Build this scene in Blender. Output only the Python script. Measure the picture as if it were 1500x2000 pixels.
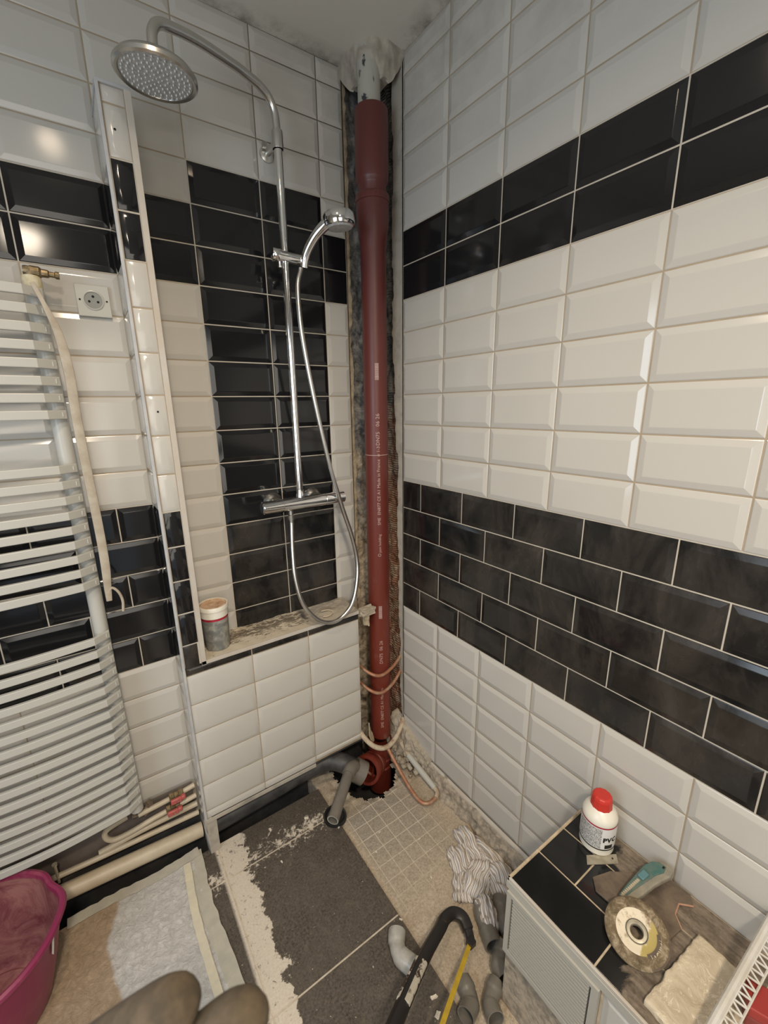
import bpy, bmesh, math, random
from mathutils import Vector, Matrix, noise
random.seed(7)
V = Vector
PI = math.pi
for o in list(bpy.data.objects):
    bpy.data.objects.remove(o)
SC = bpy.context.scene
COL = SC.collection

# ------------------------------------------------------------------ camera
cd = bpy.data.cameras.new('camera')
cam = bpy.data.objects.new('camera', cd)
COL.objects.link(cam)
cam.location = (-0.9638, -1.3921, 0.2709)
cam.rotation_euler = (1.314926, 0.016703, -0.600215)
cd.sensor_fit = 'VERTICAL'
cd.sensor_height = 36.0
cd.sensor_width = 27.0
cd.lens = 833.739 / 2000 * 36
cd.shift_x = (750 - 735.131) / 2000
cd.shift_y = (1010.412 - 1000) / 2000
cd.clip_start = 0.01
cd.dof.use_dof = True
cd.dof.focus_distance = 1.35
cd.dof.aperture_fstop = 15.0
SC.camera = cam

# ------------------------------------------------------------------ world, lights, exposure
w = bpy.data.worlds.new('world')
SC.world = w
w.use_nodes = True
w.node_tree.nodes['Background'].inputs[0].default_value = (0.75, 0.86, 1, 1)
w.node_tree.nodes['Background'].inputs[1].default_value = 0.4
SC.view_settings.view_transform = 'Standard'
SC.view_settings.look = 'None'
SC.view_settings.gamma = 1
SC.view_settings.use_curve_mapping = False
SC.view_settings.exposure = 0.36


def light(name, kind, loc, energy, color, **k):
    d = bpy.data.lights.new(name, kind)
    d.energy = energy
    d.color = color
    tgt = k.pop('target', None)
    for a, b in k.items():
        setattr(d, a, b)
    o = bpy.data.objects.new(name, d)
    COL.objects.link(o)
    o.location = loc
    if tgt:
        o.rotation_euler = (V(tgt) - V(loc)).to_track_quat('-Z', 'Y').to_euler()
    return o


LAMP = (-0.885, -0.85, 1.24)
light('lamp_light', 'SPOT', LAMP, 26, (1.0, 0.80, 0.58), shadow_soft_size=0.035, spot_size=math.radians(142), spot_blend=1.0, target=(LAMP[0], LAMP[1], -1))
light('window_light', 'AREA', (-2.02, -1.25, 0.25), 13, (0.74, 0.87, 1.0), shape='RECTANGLE', size=0.9, size_y=1.1,
      target=(0, -1.05, -0.1))
light('rear_fill_light', 'AREA', (-1.15, -2.5, 0.1), 9, (1.0, 0.90, 0.76), shape='RECTANGLE', size=0.9, size_y=1.5,
      target=(-0.6, -0.5, -1.1))  # added soft fill from behind, set in the unseen doorway

light('second_lamp_light', 'SPOT', (-1.05, -2.0, 1.24), 96, (1.0, 0.86, 0.68), shadow_soft_size=0.09, spot_size=math.radians(104), spot_blend=1.0,
      target=(-0.50, -0.65, -1.2))  # added fill spot behind the camera, brightens floor and lower walls


# ------------------------------------------------------------------ materials
def mat(name, color=(0.8, 0.8, 0.8), rough=0.5, metal=0.0, coat=0.0, spec=0.5, emit=None, trans=0.0):
    m = bpy.data.materials.new(name)
    m.use_nodes = True
    b = m.node_tree.nodes['Principled BSDF']
    b.inputs['Base Color'].default_value = (*color, 1)
    b.inputs['Roughness'].default_value = rough
    b.inputs['Metallic'].default_value = metal
    b.inputs['Coat Weight'].default_value = coat
    b.inputs['Specular IOR Level'].default_value = spec
    b.inputs['Transmission Weight'].default_value = trans
    if emit:
        b.inputs['Emission Color'].default_value = (*emit[0], 1)
        b.inputs['Emission Strength'].default_value = emit[1]
    return m


class NT:
    """small helper to wire node trees"""
    def __init__(s, m):
        s.m = m
        s.t = m.node_tree
        s.b = s.t.nodes['Principled BSDF']

    def n(s, kind, **k):
        x = s.t.nodes.new(kind)
        for a, b in k.items():
            if a.startswith('i_'):
                x.inputs[a[2:]].default_value = b
            else:
                setattr(x, a, b)
        return x

    def l(s, a, b):
        s.t.links.new(a, b)

    def coord(s, which='Object', scale=(1, 1, 1), loc=(0, 0, 0), rot=(0, 0, 0)):
        c = s.n('ShaderNodeTexCoord')
        mp = s.n('ShaderNodeMapping')
        mp.inputs['Scale'].default_value = scale
        mp.inputs['Location'].default_value = loc
        mp.inputs['Rotation'].default_value = rot
        s.l(c.outputs[which], mp.inputs[0])
        return mp.outputs[0]

    def noise(s, vec, scale, detail=4, rough=0.6, dist=0.0):
        x = s.n('ShaderNodeTexNoise')
        x.inputs['Scale'].default_value = scale
        x.inputs['Detail'].default_value = detail
        x.inputs['Roughness'].default_value = rough
        x.inputs['Distortion'].default_value = dist
        s.l(vec, x.inputs['Vector'])
        return x.outputs[0]

    def ramp(s, fac, stops):
        r = s.n('ShaderNodeValToRGB')
        e = r.color_ramp.elements
        while len(e) < len(stops):
            e.new(0.5)
        for el, (p, c) in zip(e, stops):
            el.position = p
            el.color = (*c, 1) if len(c) == 3 else c
        s.l(fac, r.inputs[0])
        return r.outputs[0]

    def step(s, fac, a, b):
        return s.ramp(fac, [(a, (0, 0, 0)), (b, (1, 1, 1))])

    def mix(s, fac, a, b, mode='MIX'):
        x = s.n('ShaderNodeMix', data_type='RGBA', blend_type=mode)
        for src, idx in ((fac, 0), (a, 6), (b, 7)):
            if isinstance(src, (int, float)):
                x.inputs[idx].default_value = src
            elif isinstance(src, tuple):
                x.inputs[idx].default_value = (*src, 1)
            else:
                s.l(src, x.inputs[idx])
        return x.outputs[2]

    def math(s, op, a, b=0.0, c=None):
        x = s.n('ShaderNodeMath', operation=op)
        for i, q in enumerate((a, b, c)):
            if q is None:
                continue
            if isinstance(q, (int, float)):
                x.inputs[i].default_value = q
            else:
                s.l(q, x.inputs[i])
        return x.outputs[0]

    def sep(s, vec):
        x = s.n('ShaderNodeSeparateXYZ')
        s.l(vec, x.inputs[0])
        return x.outputs

    def bump(s, h, strength=0.3, dist=0.002):
        x = s.n('ShaderNodeBump')
        x.inputs['Strength'].default_value = strength
        x.inputs['Distance'].default_value = dist
        s.l(h, x.inputs['Height'])
        s.l(x.outputs[0], s.b.inputs['Normal'])

    def color(s, c):
        s.l(c, s.b.inputs['Base Color'])

    def rough(s, r):
        s.l(r, s.b.inputs['Roughness'])


def noisy(name, c1, c2, scale=30, rough=0.7, bump=0.0, bdist=0.002, lo=0.35, hi=0.65, metal=0, detail=5, coat=0):
    m = mat(name, c1, rough, metal, coat)
    t = NT(m)
    v = t.coord()
    n = t.noise(v, scale, detail)
    t.color(t.mix(t.step(n, lo, hi), c1, c2))
    if bump:
        t.bump(t.noise(v, scale * 2.2, 8, 0.7), bump, bdist)
    return m


M = {}
# glazed tiles -------------------------------------------------
m = mat('white_glaze', (0.50, 0.48, 0.44), 0.13)
t = NT(m); v = t.coord()
sx, sy, sz = t.sep(v)
n1 = t.noise(v, 5, 5, 0.65)
# damp black-grey mould marks high under the ceiling near the corner
hi_ = t.math('MULTIPLY', t.math('SUBTRACT', sz, 0.86), 3.2)
near = t.math('ADD', t.math('MULTIPLY', sx, 2.2), 1.3)
mo = t.math('MULTIPLY', t.math('MAXIMUM', t.math('MINIMUM', hi_, 1.0), 0.0), t.math('MAXIMUM', t.math('MINIMUM', near, 1.0), 0.0))
mo = t.math('MULTIPLY', mo, t.step(n1, 0.42, 0.75))
t.color(t.mix(t.math('MULTIPLY', mo, 0.6), (0.50, 0.48, 0.44), (0.20, 0.19, 0.17)))
t.bump(t.noise(v, 9, 2), 0.05, 0.004)
M['white'] = m
m = mat('black_glaze', (0.010, 0.010, 0.011), 0.10)
t = NT(m); v = t.coord()
t.bump(t.noise(v, 7, 2), 0.05, 0.004)
M['black'] = m
m = mat('black_glaze_dusty', (0.012, 0.012, 0.012), 0.15)
t = NT(m); v = t.coord(scale=(1, 1, 0.6))
n = t.noise(v, 7, 6, 0.65, 0.6)
d = t.step(n, 0.42, 0.72)
t.color(t.mix(t.math('MULTIPLY', d, 0.9), (0.010, 0.010, 0.010), (0.055, 0.046, 0.038)))
t.rough(t.math('ADD', t.math('MULTIPLY', d, 0.28), 0.12))
M['black2'] = m
M['grout'] = noisy('grout', (0.30, 0.22, 0.13), (0.42, 0.35, 0.25), 22, 0.8)
m = mat('wall_grout', (0.6, 0.5, 0.4), 0.8)
t = NT(m); v = t.coord()
sx, sy, sz = t.sep(v)
n = t.noise(v, 16, 4)
def band_(lo, hi, q=sz):
    return t.math('MULTIPLY', t.math('GREATER_THAN', q, lo), t.math('LESS_THAN', q, hi))
zone = t.math('MAXIMUM', band_(0.612, 0.817), band_(-0.512, 0.002))
zone = t.math('MAXIMUM', zone, t.math('MULTIPLY', band_(-0.617, -0.209, sx), t.math('LESS_THAN', sz, 0.92)))
aged = t.mix(n, (0.26, 0.20, 0.13), (0.42, 0.35, 0.26))
dirt = t.math('MULTIPLY', t.math('MAXIMUM', t.math('MINIMUM', t.math('MULTIPLY', t.math('SUBTRACT', sz, 0.85), 6.0), 1.0), 0.0), t.math('MAXIMUM', t.math('MINIMUM', t.math('ADD', t.math('MULTIPLY', sx, 3.0), 1.9), 1.0), 0.0))
dirt = t.math('MULTIPLY', dirt, t.math('LESS_THAN', sx, -0.02))
aged = t.mix(t.math('MULTIPLY', dirt, 0.85), aged, (0.08, 0.07, 0.06))
fresh = t.mix(n, (0.40, 0.35, 0.28), (0.52, 0.48, 0.41))
t.color(t.mix(zone, aged, fresh))
M['grout_white'] = m
M['trim'] = noisy('trim_plastic', (0.46, 0.40, 0.33), (0.50, 0.47, 0.42), 9, 0.4)
M['trim_cool'] = noisy('trim_grout', (0.36, 0.37, 0.39), (0.48, 0.48, 0.47), 14, 0.5)


def rough_masonry(name, stops, scale, bump):
    m = mat(name, (0.3, 0.3, 0.3), 0.9)
    t = NT(m); v = t.coord()
    n = t.noise(v, scale, 9, 0.72, 0.4)
    c = t.ramp(n, stops)
    vo = t.n('ShaderNodeTexVoronoi', feature='DISTANCE_TO_EDGE')
    vo.inputs['Scale'].default_value = 9
    t.l(t.coord(scale=(1, 1, 1.3)), vo.inputs['Vector'])
    crack = t.step(vo.outputs['Distance'], 0.0, 0.05)
    c = t.mix(crack, (0.02, 0.018, 0.015), c)
    t.color(c)
    t.bump(t.noise(v, scale * 3, 10, 0.75), bump, 0.01)
    return m


m = mat('bare_wall', (0.3, 0.3, 0.3), 0.92)
t = NT(m); v = t.coord()
sx, sy, sz = t.sep(v)
n = t.noise(v, 26, 10, 0.75, 0.5)
grey = t.ramp(n, [(0.32, (0.03, 0.03, 0.033)), (0.43, (0.14, 0.14, 0.145)), (0.55, (0.34, 0.33, 0.31)), (0.70, (0.60, 0.56, 0.50))])
warm = t.ramp(n, [(0.32, (0.05, 0.04, 0.03)), (0.42, (0.26, 0.20, 0.13)), (0.52, (0.52, 0.43, 0.31)), (0.68, (0.72, 0.63, 0.50))])
n2 = t.noise(v, 8, 4)
k = t.math('ADD', t.math('MULTIPLY', sz, 1.3), t.math('MULTIPLY', n2, 1.2))
c = t.mix(t.step(k, 0.42, 0.72), warm, grey)
t.color(c)
t.bump(t.noise(v, 60, 10, 0.75), 0.9, 0.008)
M['masonry'] = m
m = mat('bare_brick', (0.3, 0.1, 0.07), 0.92)
t = NT(m); v = t.coord()
sx, sy, sz = t.sep(v)
n = t.noise(v, 22, 10, 0.72, 0.6)
br = t.ramp(n, [(0.34, (0.06, 0.04, 0.03)), (0.43, (0.40, 0.18, 0.11)), (0.51, (0.46, 0.27, 0.18)), (0.60, (0.62, 0.50, 0.37))])
gr = t.ramp(n, [(0.32, (0.03, 0.03, 0.033)), (0.46, (0.16, 0.16, 0.165)), (0.62, (0.42, 0.40, 0.36))])
k = t.math('ADD', t.math('MULTIPLY', sz, 1.1), t.math('MULTIPLY', t.noise(v, 6, 3), 1.1))
t.color(t.mix(t.step(k, 0.50, 0.85), br, gr))
wv = t.n('ShaderNodeTexWave', wave_type='BANDS', bands_direction='Z')
wv.inputs['Scale'].default_value = 36
wv.inputs['Distortion'].default_value = 3
t.l(v, wv.inputs['Vector'])
t.bump(t.math('ADD', wv.outputs['Fac'], t.noise(v, 50, 8, 0.7)), 0.9, 0.006)
M['brick'] = m
M['plaster'] = noisy('old_plaster', (0.40, 0.36, 0.30), (0.22, 0.20, 0.17), 14, 0.85, 0.6, 0.003, 0.5, 0.75)
M['plaster_edge'] = noisy('broken_plaster', (0.52, 0.42, 0.28), (0.30, 0.23, 0.15), 30, 0.9, 0.9, 0.005, 0.45, 0.7)
m = mat('ceiling_paint', (0.60, 0.58, 0.52), 0.75)
t = NT(m); v = t.coord()
n = t.noise(v, 9, 8, 0.7)
sx, sy, sz = t.sep(v)
edge = t.math('MAXIMUM', t.math('ADD', t.math('MULTIPLY', sy, 16), 1.0), t.math('ADD', t.math('MULTIPLY', sx, 16), 1.0))
edge = t.math('MAXIMUM', t.math('MINIMUM', edge, 1.0), 0.0)
mask = t.math('MULTIPLY', edge, t.step(n, 0.42, 0.62))
t.color(t.mix(t.math('MULTIPLY', mask, 0.8), (0.60, 0.58, 0.52), (0.16, 0.15, 0.13)))
M['ceiling'] = m
M['wallpaint'] = noisy('painted_wall', (0.66, 0.62, 0.56), (0.60, 0.56, 0.50), 3, 0.6)
# metal and plastics -------------------------------------------
M['chrome'] = mat('chrome', (0.78, 0.78, 0.78), 0.09, 1.0)
m = mat('dull_chrome', (0.62, 0.61, 0.58), 0.28, 1.0)
M['dullchrome'] = m
M['nozzle'] = noisy('limescaled_spray_face', (0.36, 0.36, 0.36), (0.50, 0.50, 0.49), 160, 0.5, 0.5, 0.001, 0.4, 0.6)
M['nubs'] = mat('rubber_nozzle', (0.66, 0.66, 0.64), 0.4)
M['darkhole'] = mat('dark_hole', (0.008, 0.008, 0.008), 0.9)
m = mat('red_oxide_iron', (0.12, 0.025, 0.018), 0.48)
t = NT(m); v = t.coord(scale=(1, 1, 0.35))
n = t.noise(v, 18, 7, 0.7)
sx, sy, sz = t.sep(t.coord())
base = t.mix(t.step(t.math('ADD', t.math('MULTIPLY', sz, 0.5), 0.45), 0.1, 0.8), (0.15, 0.024, 0.013), (0.105, 0.026, 0.022))
c = t.mix(t.step(n, 0.62, 0.80), base, (0.22, 0.10, 0.07))
t.color(c)
t.rough(t.math('ADD', t.math('MULTIPLY', n, 0.25), 0.30))
M['iron'] = m
m = mat('peeling_white_pipe', (0.5, 0.5, 0.46), 0.6)
t = NT(m); v = t.coord(scale=(1, 1, 0.6))
n = t.noise(v, 16, 5, 0.6, 0.8)
c = t.mix(t.step(n, 0.40, 0.43), (0.03, 0.03, 0.035), (0.38, 0.37, 0.32))
t.color(c)
M['peel'] = m
M['copper'] = noisy('dirty_copper', (0.36, 0.16, 0.09), (0.42, 0.32, 0.22), 45, 0.5, 0.4, 0.001, 0.45, 0.7, 0.35)
M['copper_plaster'] = noisy('plaster_caked_copper', (0.50, 0.42, 0.31), (0.30, 0.16, 0.10), 32, 0.8, 0.8, 0.003, 0.5, 0.7)
M['greypvc'] = noisy('grey_pvc', (0.135, 0.122, 0.102), (0.17, 0.155, 0.13), 22, 0.35)
M['greypvc_light'] = noisy('dusty_light_grey_pvc', (0.42, 0.41, 0.38), (0.30, 0.28, 0.24), 30, 0.3)
M['rubber'] = mat('black_rubber', (0.012, 0.012, 0.012), 0.3)
M['blackpipe'] = noisy('dusty_black_pipe', (0.022, 0.022, 0.024), (0.075, 0.07, 0.065), 14, 0.5, 0.2)
M['voidshade'] = noisy('shaded_recess', (0.015, 0.015, 0.017), (0.05, 0.045, 0.04), 10, 0.9, 0.4)  # darkness of the voids put into the surface colour
M['radiator'] = mat('radiator_enamel', (0.47, 0.46, 0.42), 0.35)
M['cream'] = noisy('cream_pipe_paint', (0.50, 0.43, 0.32), (0.40, 0.33, 0.23), 10, 0.4)
M['greenbrass'] = noisy('aged_brass', (0.16, 0.12, 0.06), (0.30, 0.22, 0.13), 60, 0.4, 0.3, 0.001, 0.4, 0.6, 0.7)
M['tape'] = noisy('yellowed_tape', (0.50, 0.42, 0.22), (0.62, 0.58, 0.45), 70, 0.6)
M['redplastic'] = mat('faded_red_plastic', (0.42, 0.09, 0.08), 0.4)
M['outlet'] = mat('ivory_plastic', (0.46, 0.45, 0.40), 0.3)
M['outlet_shade'] = mat('ivory_well_shade', (0.22, 0.225, 0.20), 0.4)  # flat disc darkened to paint the shade of a recessed well
M['trunk'] = noisy('beige_sleeve', (0.44, 0.39, 0.31), (0.34, 0.28, 0.21), 25, 0.6)
m = mat('plum_plastic', (0.22, 0.022, 0.075), 0.35)
t = NT(m); v = t.coord()
n = t.noise(v, 12, 6, 0.7)
t.color(t.mix(t.step(n, 0.5, 0.85), (0.22, 0.022, 0.075), (0.33, 0.12, 0.12)))
M['plum'] = m
m = mat('plum_plastic_dusty', (0.2, 0.05, 0.07), 0.55)
t = NT(m); v = t.coord()
n = t.noise(v, 9, 8, 0.75, 0.8)
t.color(t.mix(t.step(n, 0.40, 0.62), (0.13, 0.020, 0.034), (0.30, 0.13, 0.12)))
M['plumdust'] = m
# floor --------------------------------------------------------
m = mat('dark_floor_tile', (0.07, 0.06, 0.05), 0.55)
t = NT(m); v = t.coord()
sx, sy, sz = t.sep(v)
fine = t.noise(v, 170, 8, 0.8)
med = t.noise(v, 11, 5, 0.6)
base = t.mix(t.step(fine, 0.38, 0.68), (0.022, 0.018, 0.015), (0.15, 0.122, 0.095))
m2 = t.noise(v, 34, 7, 0.75, 1.5)
base = t.mix(t.math('MULTIPLY', t.step(m2, 0.48, 0.72), 0.6), base, (0.165, 0.135, 0.105))
base = t.mix(t.math('MULTIPLY', t.step(med, 0.40, 0.70), 0.45), base, (0.11, 0.092, 0.073))
# plaster smear along the left edge
nz = t.noise(v, 13, 7, 0.72)
dist = t.math('ADD', t.math('MULTIPLY', t.math('ADD', sx, 0.725), 9.0), t.math('MULTIPLY', t.math('SUBTRACT', nz, 0.5), 1.9))
lim = t.math('MULTIPLY', t.math('ADD', sy, 0.13), 9.0)
smear = t.ramp(dist, [(0.42, (1, 1, 1)), (0.47, (0, 0, 0))])
smear = t.ramp(t.math('ADD', dist, 0.5), [(0.47, (1, 1, 1)), (0.52, (0, 0, 0))])
notleft = t.step(t.math('ADD', sx, 1.0), 0.192, 0.200)
smear = t.math('MULTIPLY', smear, notleft)
# splashes near the boxing
sp = t.noise(v, 42, 9, 0.8, 0.4)
band = t.math('MAXIMUM', t.math('SUBTRACT', 1.0, t.math('MULTIPLY', t.math('ABSOLUTE', t.math('ADD', sy, 0.235)), 8.5)), 0.0)
spk = t.step(t.math('ADD', sp, t.math('MULTIPLY', band, 0.19)), 0.68, 0.72)
speck = t.step(t.noise(v, 110, 3, 0.6), 0.70, 0.72)
smear = t.math('MULTIPLY', smear, t.math('MAXIMUM', t.step(t.noise(v, 60, 8, 0.8, 0.8), 0.34, 0.42), 0.15))
allw = t.math('MAXIMUM', t.math('MAXIMUM', smear, spk), speck)
t.color(t.mix(allw, base, t.mix(t.step(fine, 0.3, 0.7), (0.50, 0.43, 0.34), (0.66, 0.60, 0.51))))
t.rough(t.math('ADD', t.math('MULTIPLY', allw, 0.35), 0.5))
t.bump(t.math('ADD', t.math('MULTIPLY', fine, 0.4), allw), 0.5, 0.002)
M['slate'] = m
M['floorgrout'] = noisy('pale_floor_grout', (0.46, 0.38, 0.29), (0.60, 0.53, 0.43), 50, 0.85, 0.4)
m = mat('dusty_mosaic', (0.4, 0.35, 0.28), 0.8)
t = NT(m); v = t.coord(loc=(0.005, 0.03, 0))
bt = t.n('ShaderNodeTexBrick', offset=0.0, squash=1.0)
bt.inputs['Scale'].default_value = 1.0
bt.inputs['Brick Width'].default_value = 0.052
bt.inputs['Row Height'].default_value = 0.052
bt.inputs['Mortar Size'].default_value = 0.0013
bt.inputs['Mortar Smooth'].default_value = 0.2
t.l(v, bt.inputs['Vector'])
v2 = t.coord()
fine = t.noise(v2, 190, 8, 0.8)
big = t.noise(v2, 5, 6, 0.6)
sx, sy, sz = t.sep(v2)
tilec = t.mix(t.step(fine, 0.38, 0.62), (0.19, 0.165, 0.13), (0.40, 0.35, 0.28))
dust = t.mix(t.step(fine, 0.38, 0.64), (0.30, 0.235, 0.165), (0.54, 0.45, 0.34))
dust = t.mix(t.math('MULTIPLY', t.step(t.noise(v2, 26, 8, 0.75, 0.8), 0.52, 0.68), 0.55), dust, (0.62, 0.53, 0.41))
# grid is buried in dust toward the front, the right and the left margin
gone = t.math('ADD', t.math('MULTIPLY', t.math('ADD', sy, 0.50), -3.2), t.math('MULTIPLY', big, 0.9))
gone = t.math('MAXIMUM', gone, t.math('ADD', t.math('MULTIPLY', t.math('ADD', sx, 0.13), 9.0), t.math('MULTIPLY', big, 0.9)))
gone = t.math('MAXIMUM', gone, t.math('ADD', t.math('MULTIPLY', t.math('ADD', sx, 0.375), -45.0), 0.5))
gone = t.math('MAXIMUM', gone, t.math('ADD', t.math('MULTIPLY', t.math('ADD', sy, 0.30), 12.0), 0.0))
gm = t.math('MAXIMUM', t.math('MINIMUM', gone, 1.0), 0.0)
grid = t.mix(bt.outputs['Fac'], tilec, (0.60, 0.53, 0.42))
t.color(t.mix(t.math('MULTIPLY', gm, 0.92), grid, dust))
t.bump(t.math('ADD', fine, big), 0.5, 0.002)
M['mosaic'] = m
m = mat('floor_fleece', (0.6, 0.58, 0.55), 0.95)
t = NT(m); v = t.coord()
sx, sy, sz = t.sep(v)
n = t.noise(v, 60, 9, 0.75, 1.0)
nb = t.noise(v, 3.2, 4, 0.5)
c = t.mix(t.step(n, 0.3, 0.7), (0.48, 0.46, 0.43), (0.74, 0.72, 0.69))
# tan damp patch beside the basin
damp = t.math('ADD', t.math('MULTIPLY', t.math('ADD', sx, 1.125), -14.0), t.math('MULTIPLY', nb, 2.2))
damp = t.step(t.math('MULTIPLY', damp, 0.5), 0.40, 0.46)
c = t.mix(damp, c, t.mix(t.step(n, 0.3, 0.7), (0.35, 0.25, 0.16), (0.52, 0.40, 0.28)))
t.color(c)
t.bump(n, 1.0, 0.006)
M['fleece'] = m
M['maskingtape'] = noisy('masking_tape', (0.66, 0.60, 0.44), (0.56, 0.52, 0.42), 26, 0.6, 0.3)
M['tapedull'] = noisy('dull_masking_tape', (0.47, 0.44, 0.36), (0.40, 0.38, 0.32), 30, 0.7, 0.4)
M['cement'] = noisy('grey_cement', (0.30, 0.26, 0.21), (0.52, 0.44, 0.34), 55, 0.95, 1.0, 0.006, 0.38, 0.6, detail=9)
M['mortar'] = noisy('pale_mortar', (0.50, 0.43, 0.33), (0.28, 0.24, 0.19), 34, 0.9, 1.0, 0.008, 0.5, 0.72)
M['plank'] = noisy('dark_stained_plank', (0.10, 0.085, 0.075), (0.17, 0.14, 0.12), 9, 0.6, 0.3)
# ledge, deck ---------------------------------------------------
m = mat('dirty_ledge', (0.6, 0.55, 0.46), 0.5)
t = NT(m); v = t.coord(scale=(1, 2.2, 1))
sx, sy, sz = t.sep(t.coord())
n = t.noise(v, 30, 9, 0.75, 1.2)
band = t.math('SUBTRACT', 1.0, t.math('MULTIPLY', t.math('ABSOLUTE', t.math('ADD', sy, 0.045)), 11.0))
d = t.step(t.math('ADD', n, t.math('MULTIPLY', t.math('MAXIMUM', band, 0.0), 0.20)), 0.62, 0.66)
right = t.step(t.math('ADD', sx, 1.0), 0.60, 0.64)
c = t.mix(t.math('MULTIPLY', d, 0.85), (0.54, 0.47, 0.36), (0.10, 0.075, 0.05))
c = t.mix(t.math('MULTIPLY', right, 0.6), c, (0.42, 0.38, 0.32))
t.color(c)
t.bump(n, 0.5, 0.003)
M['ledge'] = m
m = mat('dusty_deck_tile', (0.2, 0.17, 0.13), 0.5)
t = NT(m); v = t.coord()
sx, sy, sz = t.sep(v)
n = t.noise(v, 14, 8, 0.7, 0.8)
f = t.noise(v, 90, 6, 0.7)
k = t.math('ADD', t.math('MULTIPLY', t.math('ADD', sy, 1.120), -17.0), t.math('MULTIPLY', t.math('ADD', sx, 0.175), 9.0))
k = t.math('ADD', k, t.math('MULTIPLY', t.math('SUBTRACT', n, 0.5), 2.4))
dusty = t.step(t.math('ADD', t.math('MULTIPLY', k, 0.5), 0.5), 0.45, 0.58)
gr_ = t.noise(t.coord(scale=(9, 1.3, 1), rot=(0, 0, 0.12)), 9, 7, 0.7)
br = t.mix(t.step(gr_, 0.38, 0.64), (0.085, 0.064, 0.045), (0.24, 0.19, 0.14))
br = t.mix(t.math('MULTIPLY', t.step(n, 0.5, 0.62), 0.6), br, (0.10, 0.075, 0.055))
br = t.mix(t.math('MULTIPLY', t.step(f, 0.45, 0.7), 0.35), br, (0.36, 0.30, 0.23))
t.color(t.mix(dusty, (0.010, 0.010, 0.010), br))
t.rough(t.math('ADD', t.math('MULTIPLY', dusty, 0.45), 0.16))
M['deck'] = m
M['deckgrout'] = noisy('deck_grout', (0.58, 0.46, 0.32), (0.36, 0.29, 0.2), 40, 0.8)
M['grille'] = mat('grey_white_plastic', (0.40, 0.385, 0.34), 0.45)
M['bottle'] = mat('white_bottle_plastic', (0.72, 0.69, 0.60), 0.3)
m = mat('bottle_small_print', (0.7, 0.7, 0.68), 0.4)
t = NT(m); v = t.coord(scale=(1, 1, 2.2))
n = t.noise(v, 420, 2, 0.5)
t.color(t.mix(t.step(n, 0.47, 0.53), (0.62, 0.61, 0.58), (0.16, 0.16, 0.17)))
M['print'] = m
M['labelwhite'] = mat('label_white', (0.70, 0.69, 0.67), 0.35)
M['black_ink'] = mat('black_ink', (0.012, 0.012, 0.012), 0.4)
M['redcap'] = mat('red_cap', (0.52, 0.035, 0.025), 0.35)
M['redblock'] = mat('dusty_red_plastic', (0.30, 0.030, 0.026), 0.45)
M['crimson'] = mat('crimson_band', (0.35, 0.01, 0.03), 0.4)
M['markwhite'] = mat('pale_print', (0.46, 0.32, 0.29), 0.6)
M['discback'] = noisy('dark_brown_backing', (0.075, 0.052, 0.036), (0.12, 0.085, 0.06), 40, 0.7)
M['teal'] = noisy('worn_teal_plastic', (0.045, 0.125, 0.115), (0.12, 0.15, 0.12), 46, 0.5)
M['tealbtn'] = mat('pale_teal_button', (0.09, 0.19, 0.21), 0.45)
M['backgrey'] = mat('shaded_gap', (0.10, 0.095, 0.085), 0.8)  # dark backing sheet paints the shade between the louvre slats
M['gripgrey'] = noisy('dusty_grey_rubber', (0.20, 0.19, 0.15), (0.28, 0.25, 0.19), 60, 0.7)
M['steel'] = noisy('dull_steel', (0.36, 0.32, 0.24), (0.46, 0.42, 0.33), 60, 0.45, 0, 0, 0.4, 0.6, 0.5)
m = mat('flap_disc_grit', (0.2, 0.15, 0.1), 0.85)
t = NT(m); v = t.coord()
n = t.noise(v, 70, 8, 0.75, 0.5)
t.color(t.ramp(n, [(0.3, (0.06, 0.042, 0.022)), (0.5, (0.17, 0.125, 0.07)), (0.68, (0.42, 0.34, 0.24))]))
t.bump(n, 0.8, 0.003)
M['grit'] = m
m = mat('worn_disc_label', (0.6, 0.5, 0.35), 0.7)
t = NT(m); v = t.coord()
sx, sy, sz = t.sep(v)
n = t.noise(v, 45, 6, 0.7)
c = t.mix(t.step(n, 0.55, 0.66), (0.66, 0.58, 0.44), (0.28, 0.2, 0.12))
c = t.mix(t.step(t.math('ADD', t.math('MULTIPLY', sy, -10), t.math('MULTIPLY', n, 0.3)), 0.30, 0.34), c, (0.40, 0.31, 0.10))
t.color(c)
M['disclabel'] = m
m = mat('cream_stone', (0.6, 0.5, 0.4), 0.6)
t = NT(m); v = t.coord()
n = t.noise(v, 9, 6, 0.65)
sc = t.noise(v, 20, 3, 0.5, 2.5)
c = t.mix(t.step(n, 0.36, 0.66), (0.62, 0.53, 0.39), (0.46, 0.38, 0.27))
c = t.mix(t.math('MULTIPLY', t.ramp(sc, [(0.485, (0, 0, 0)), (0.50, (1, 1, 1)), (0.515, (0, 0, 0))]), 0.8), c, (0.76, 0.68, 0.53))
t.color(c)
t.bump(t.math('ADD', n, sc), 0.7, 0.005)
M['slab'] = m
M['beadwhite'] = noisy('plastered_white_bead', (0.48, 0.44, 0.37), (0.56, 0.54, 0.50), 30, 0.6, 0.3)
M['darkred'] = mat('dark_red_plastic', (0.20, 0.035, 0.03), 0.45)
M['leather'] = noisy('dust_caked_tile_face', (0.085, 0.062, 0.045), (0.18, 0.135, 0.095), 22, 0.7, 0.4, 0.003)
M['terracotta'] = noisy('terracotta_body', (0.36, 0.16, 0.10), (0.46, 0.28, 0.19), 40, 0.85)
m = mat('striped_cotton', (0.6, 0.55, 0.5), 0.95)
t = NT(m)
uv = t.n('ShaderNodeUVMap')
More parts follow.
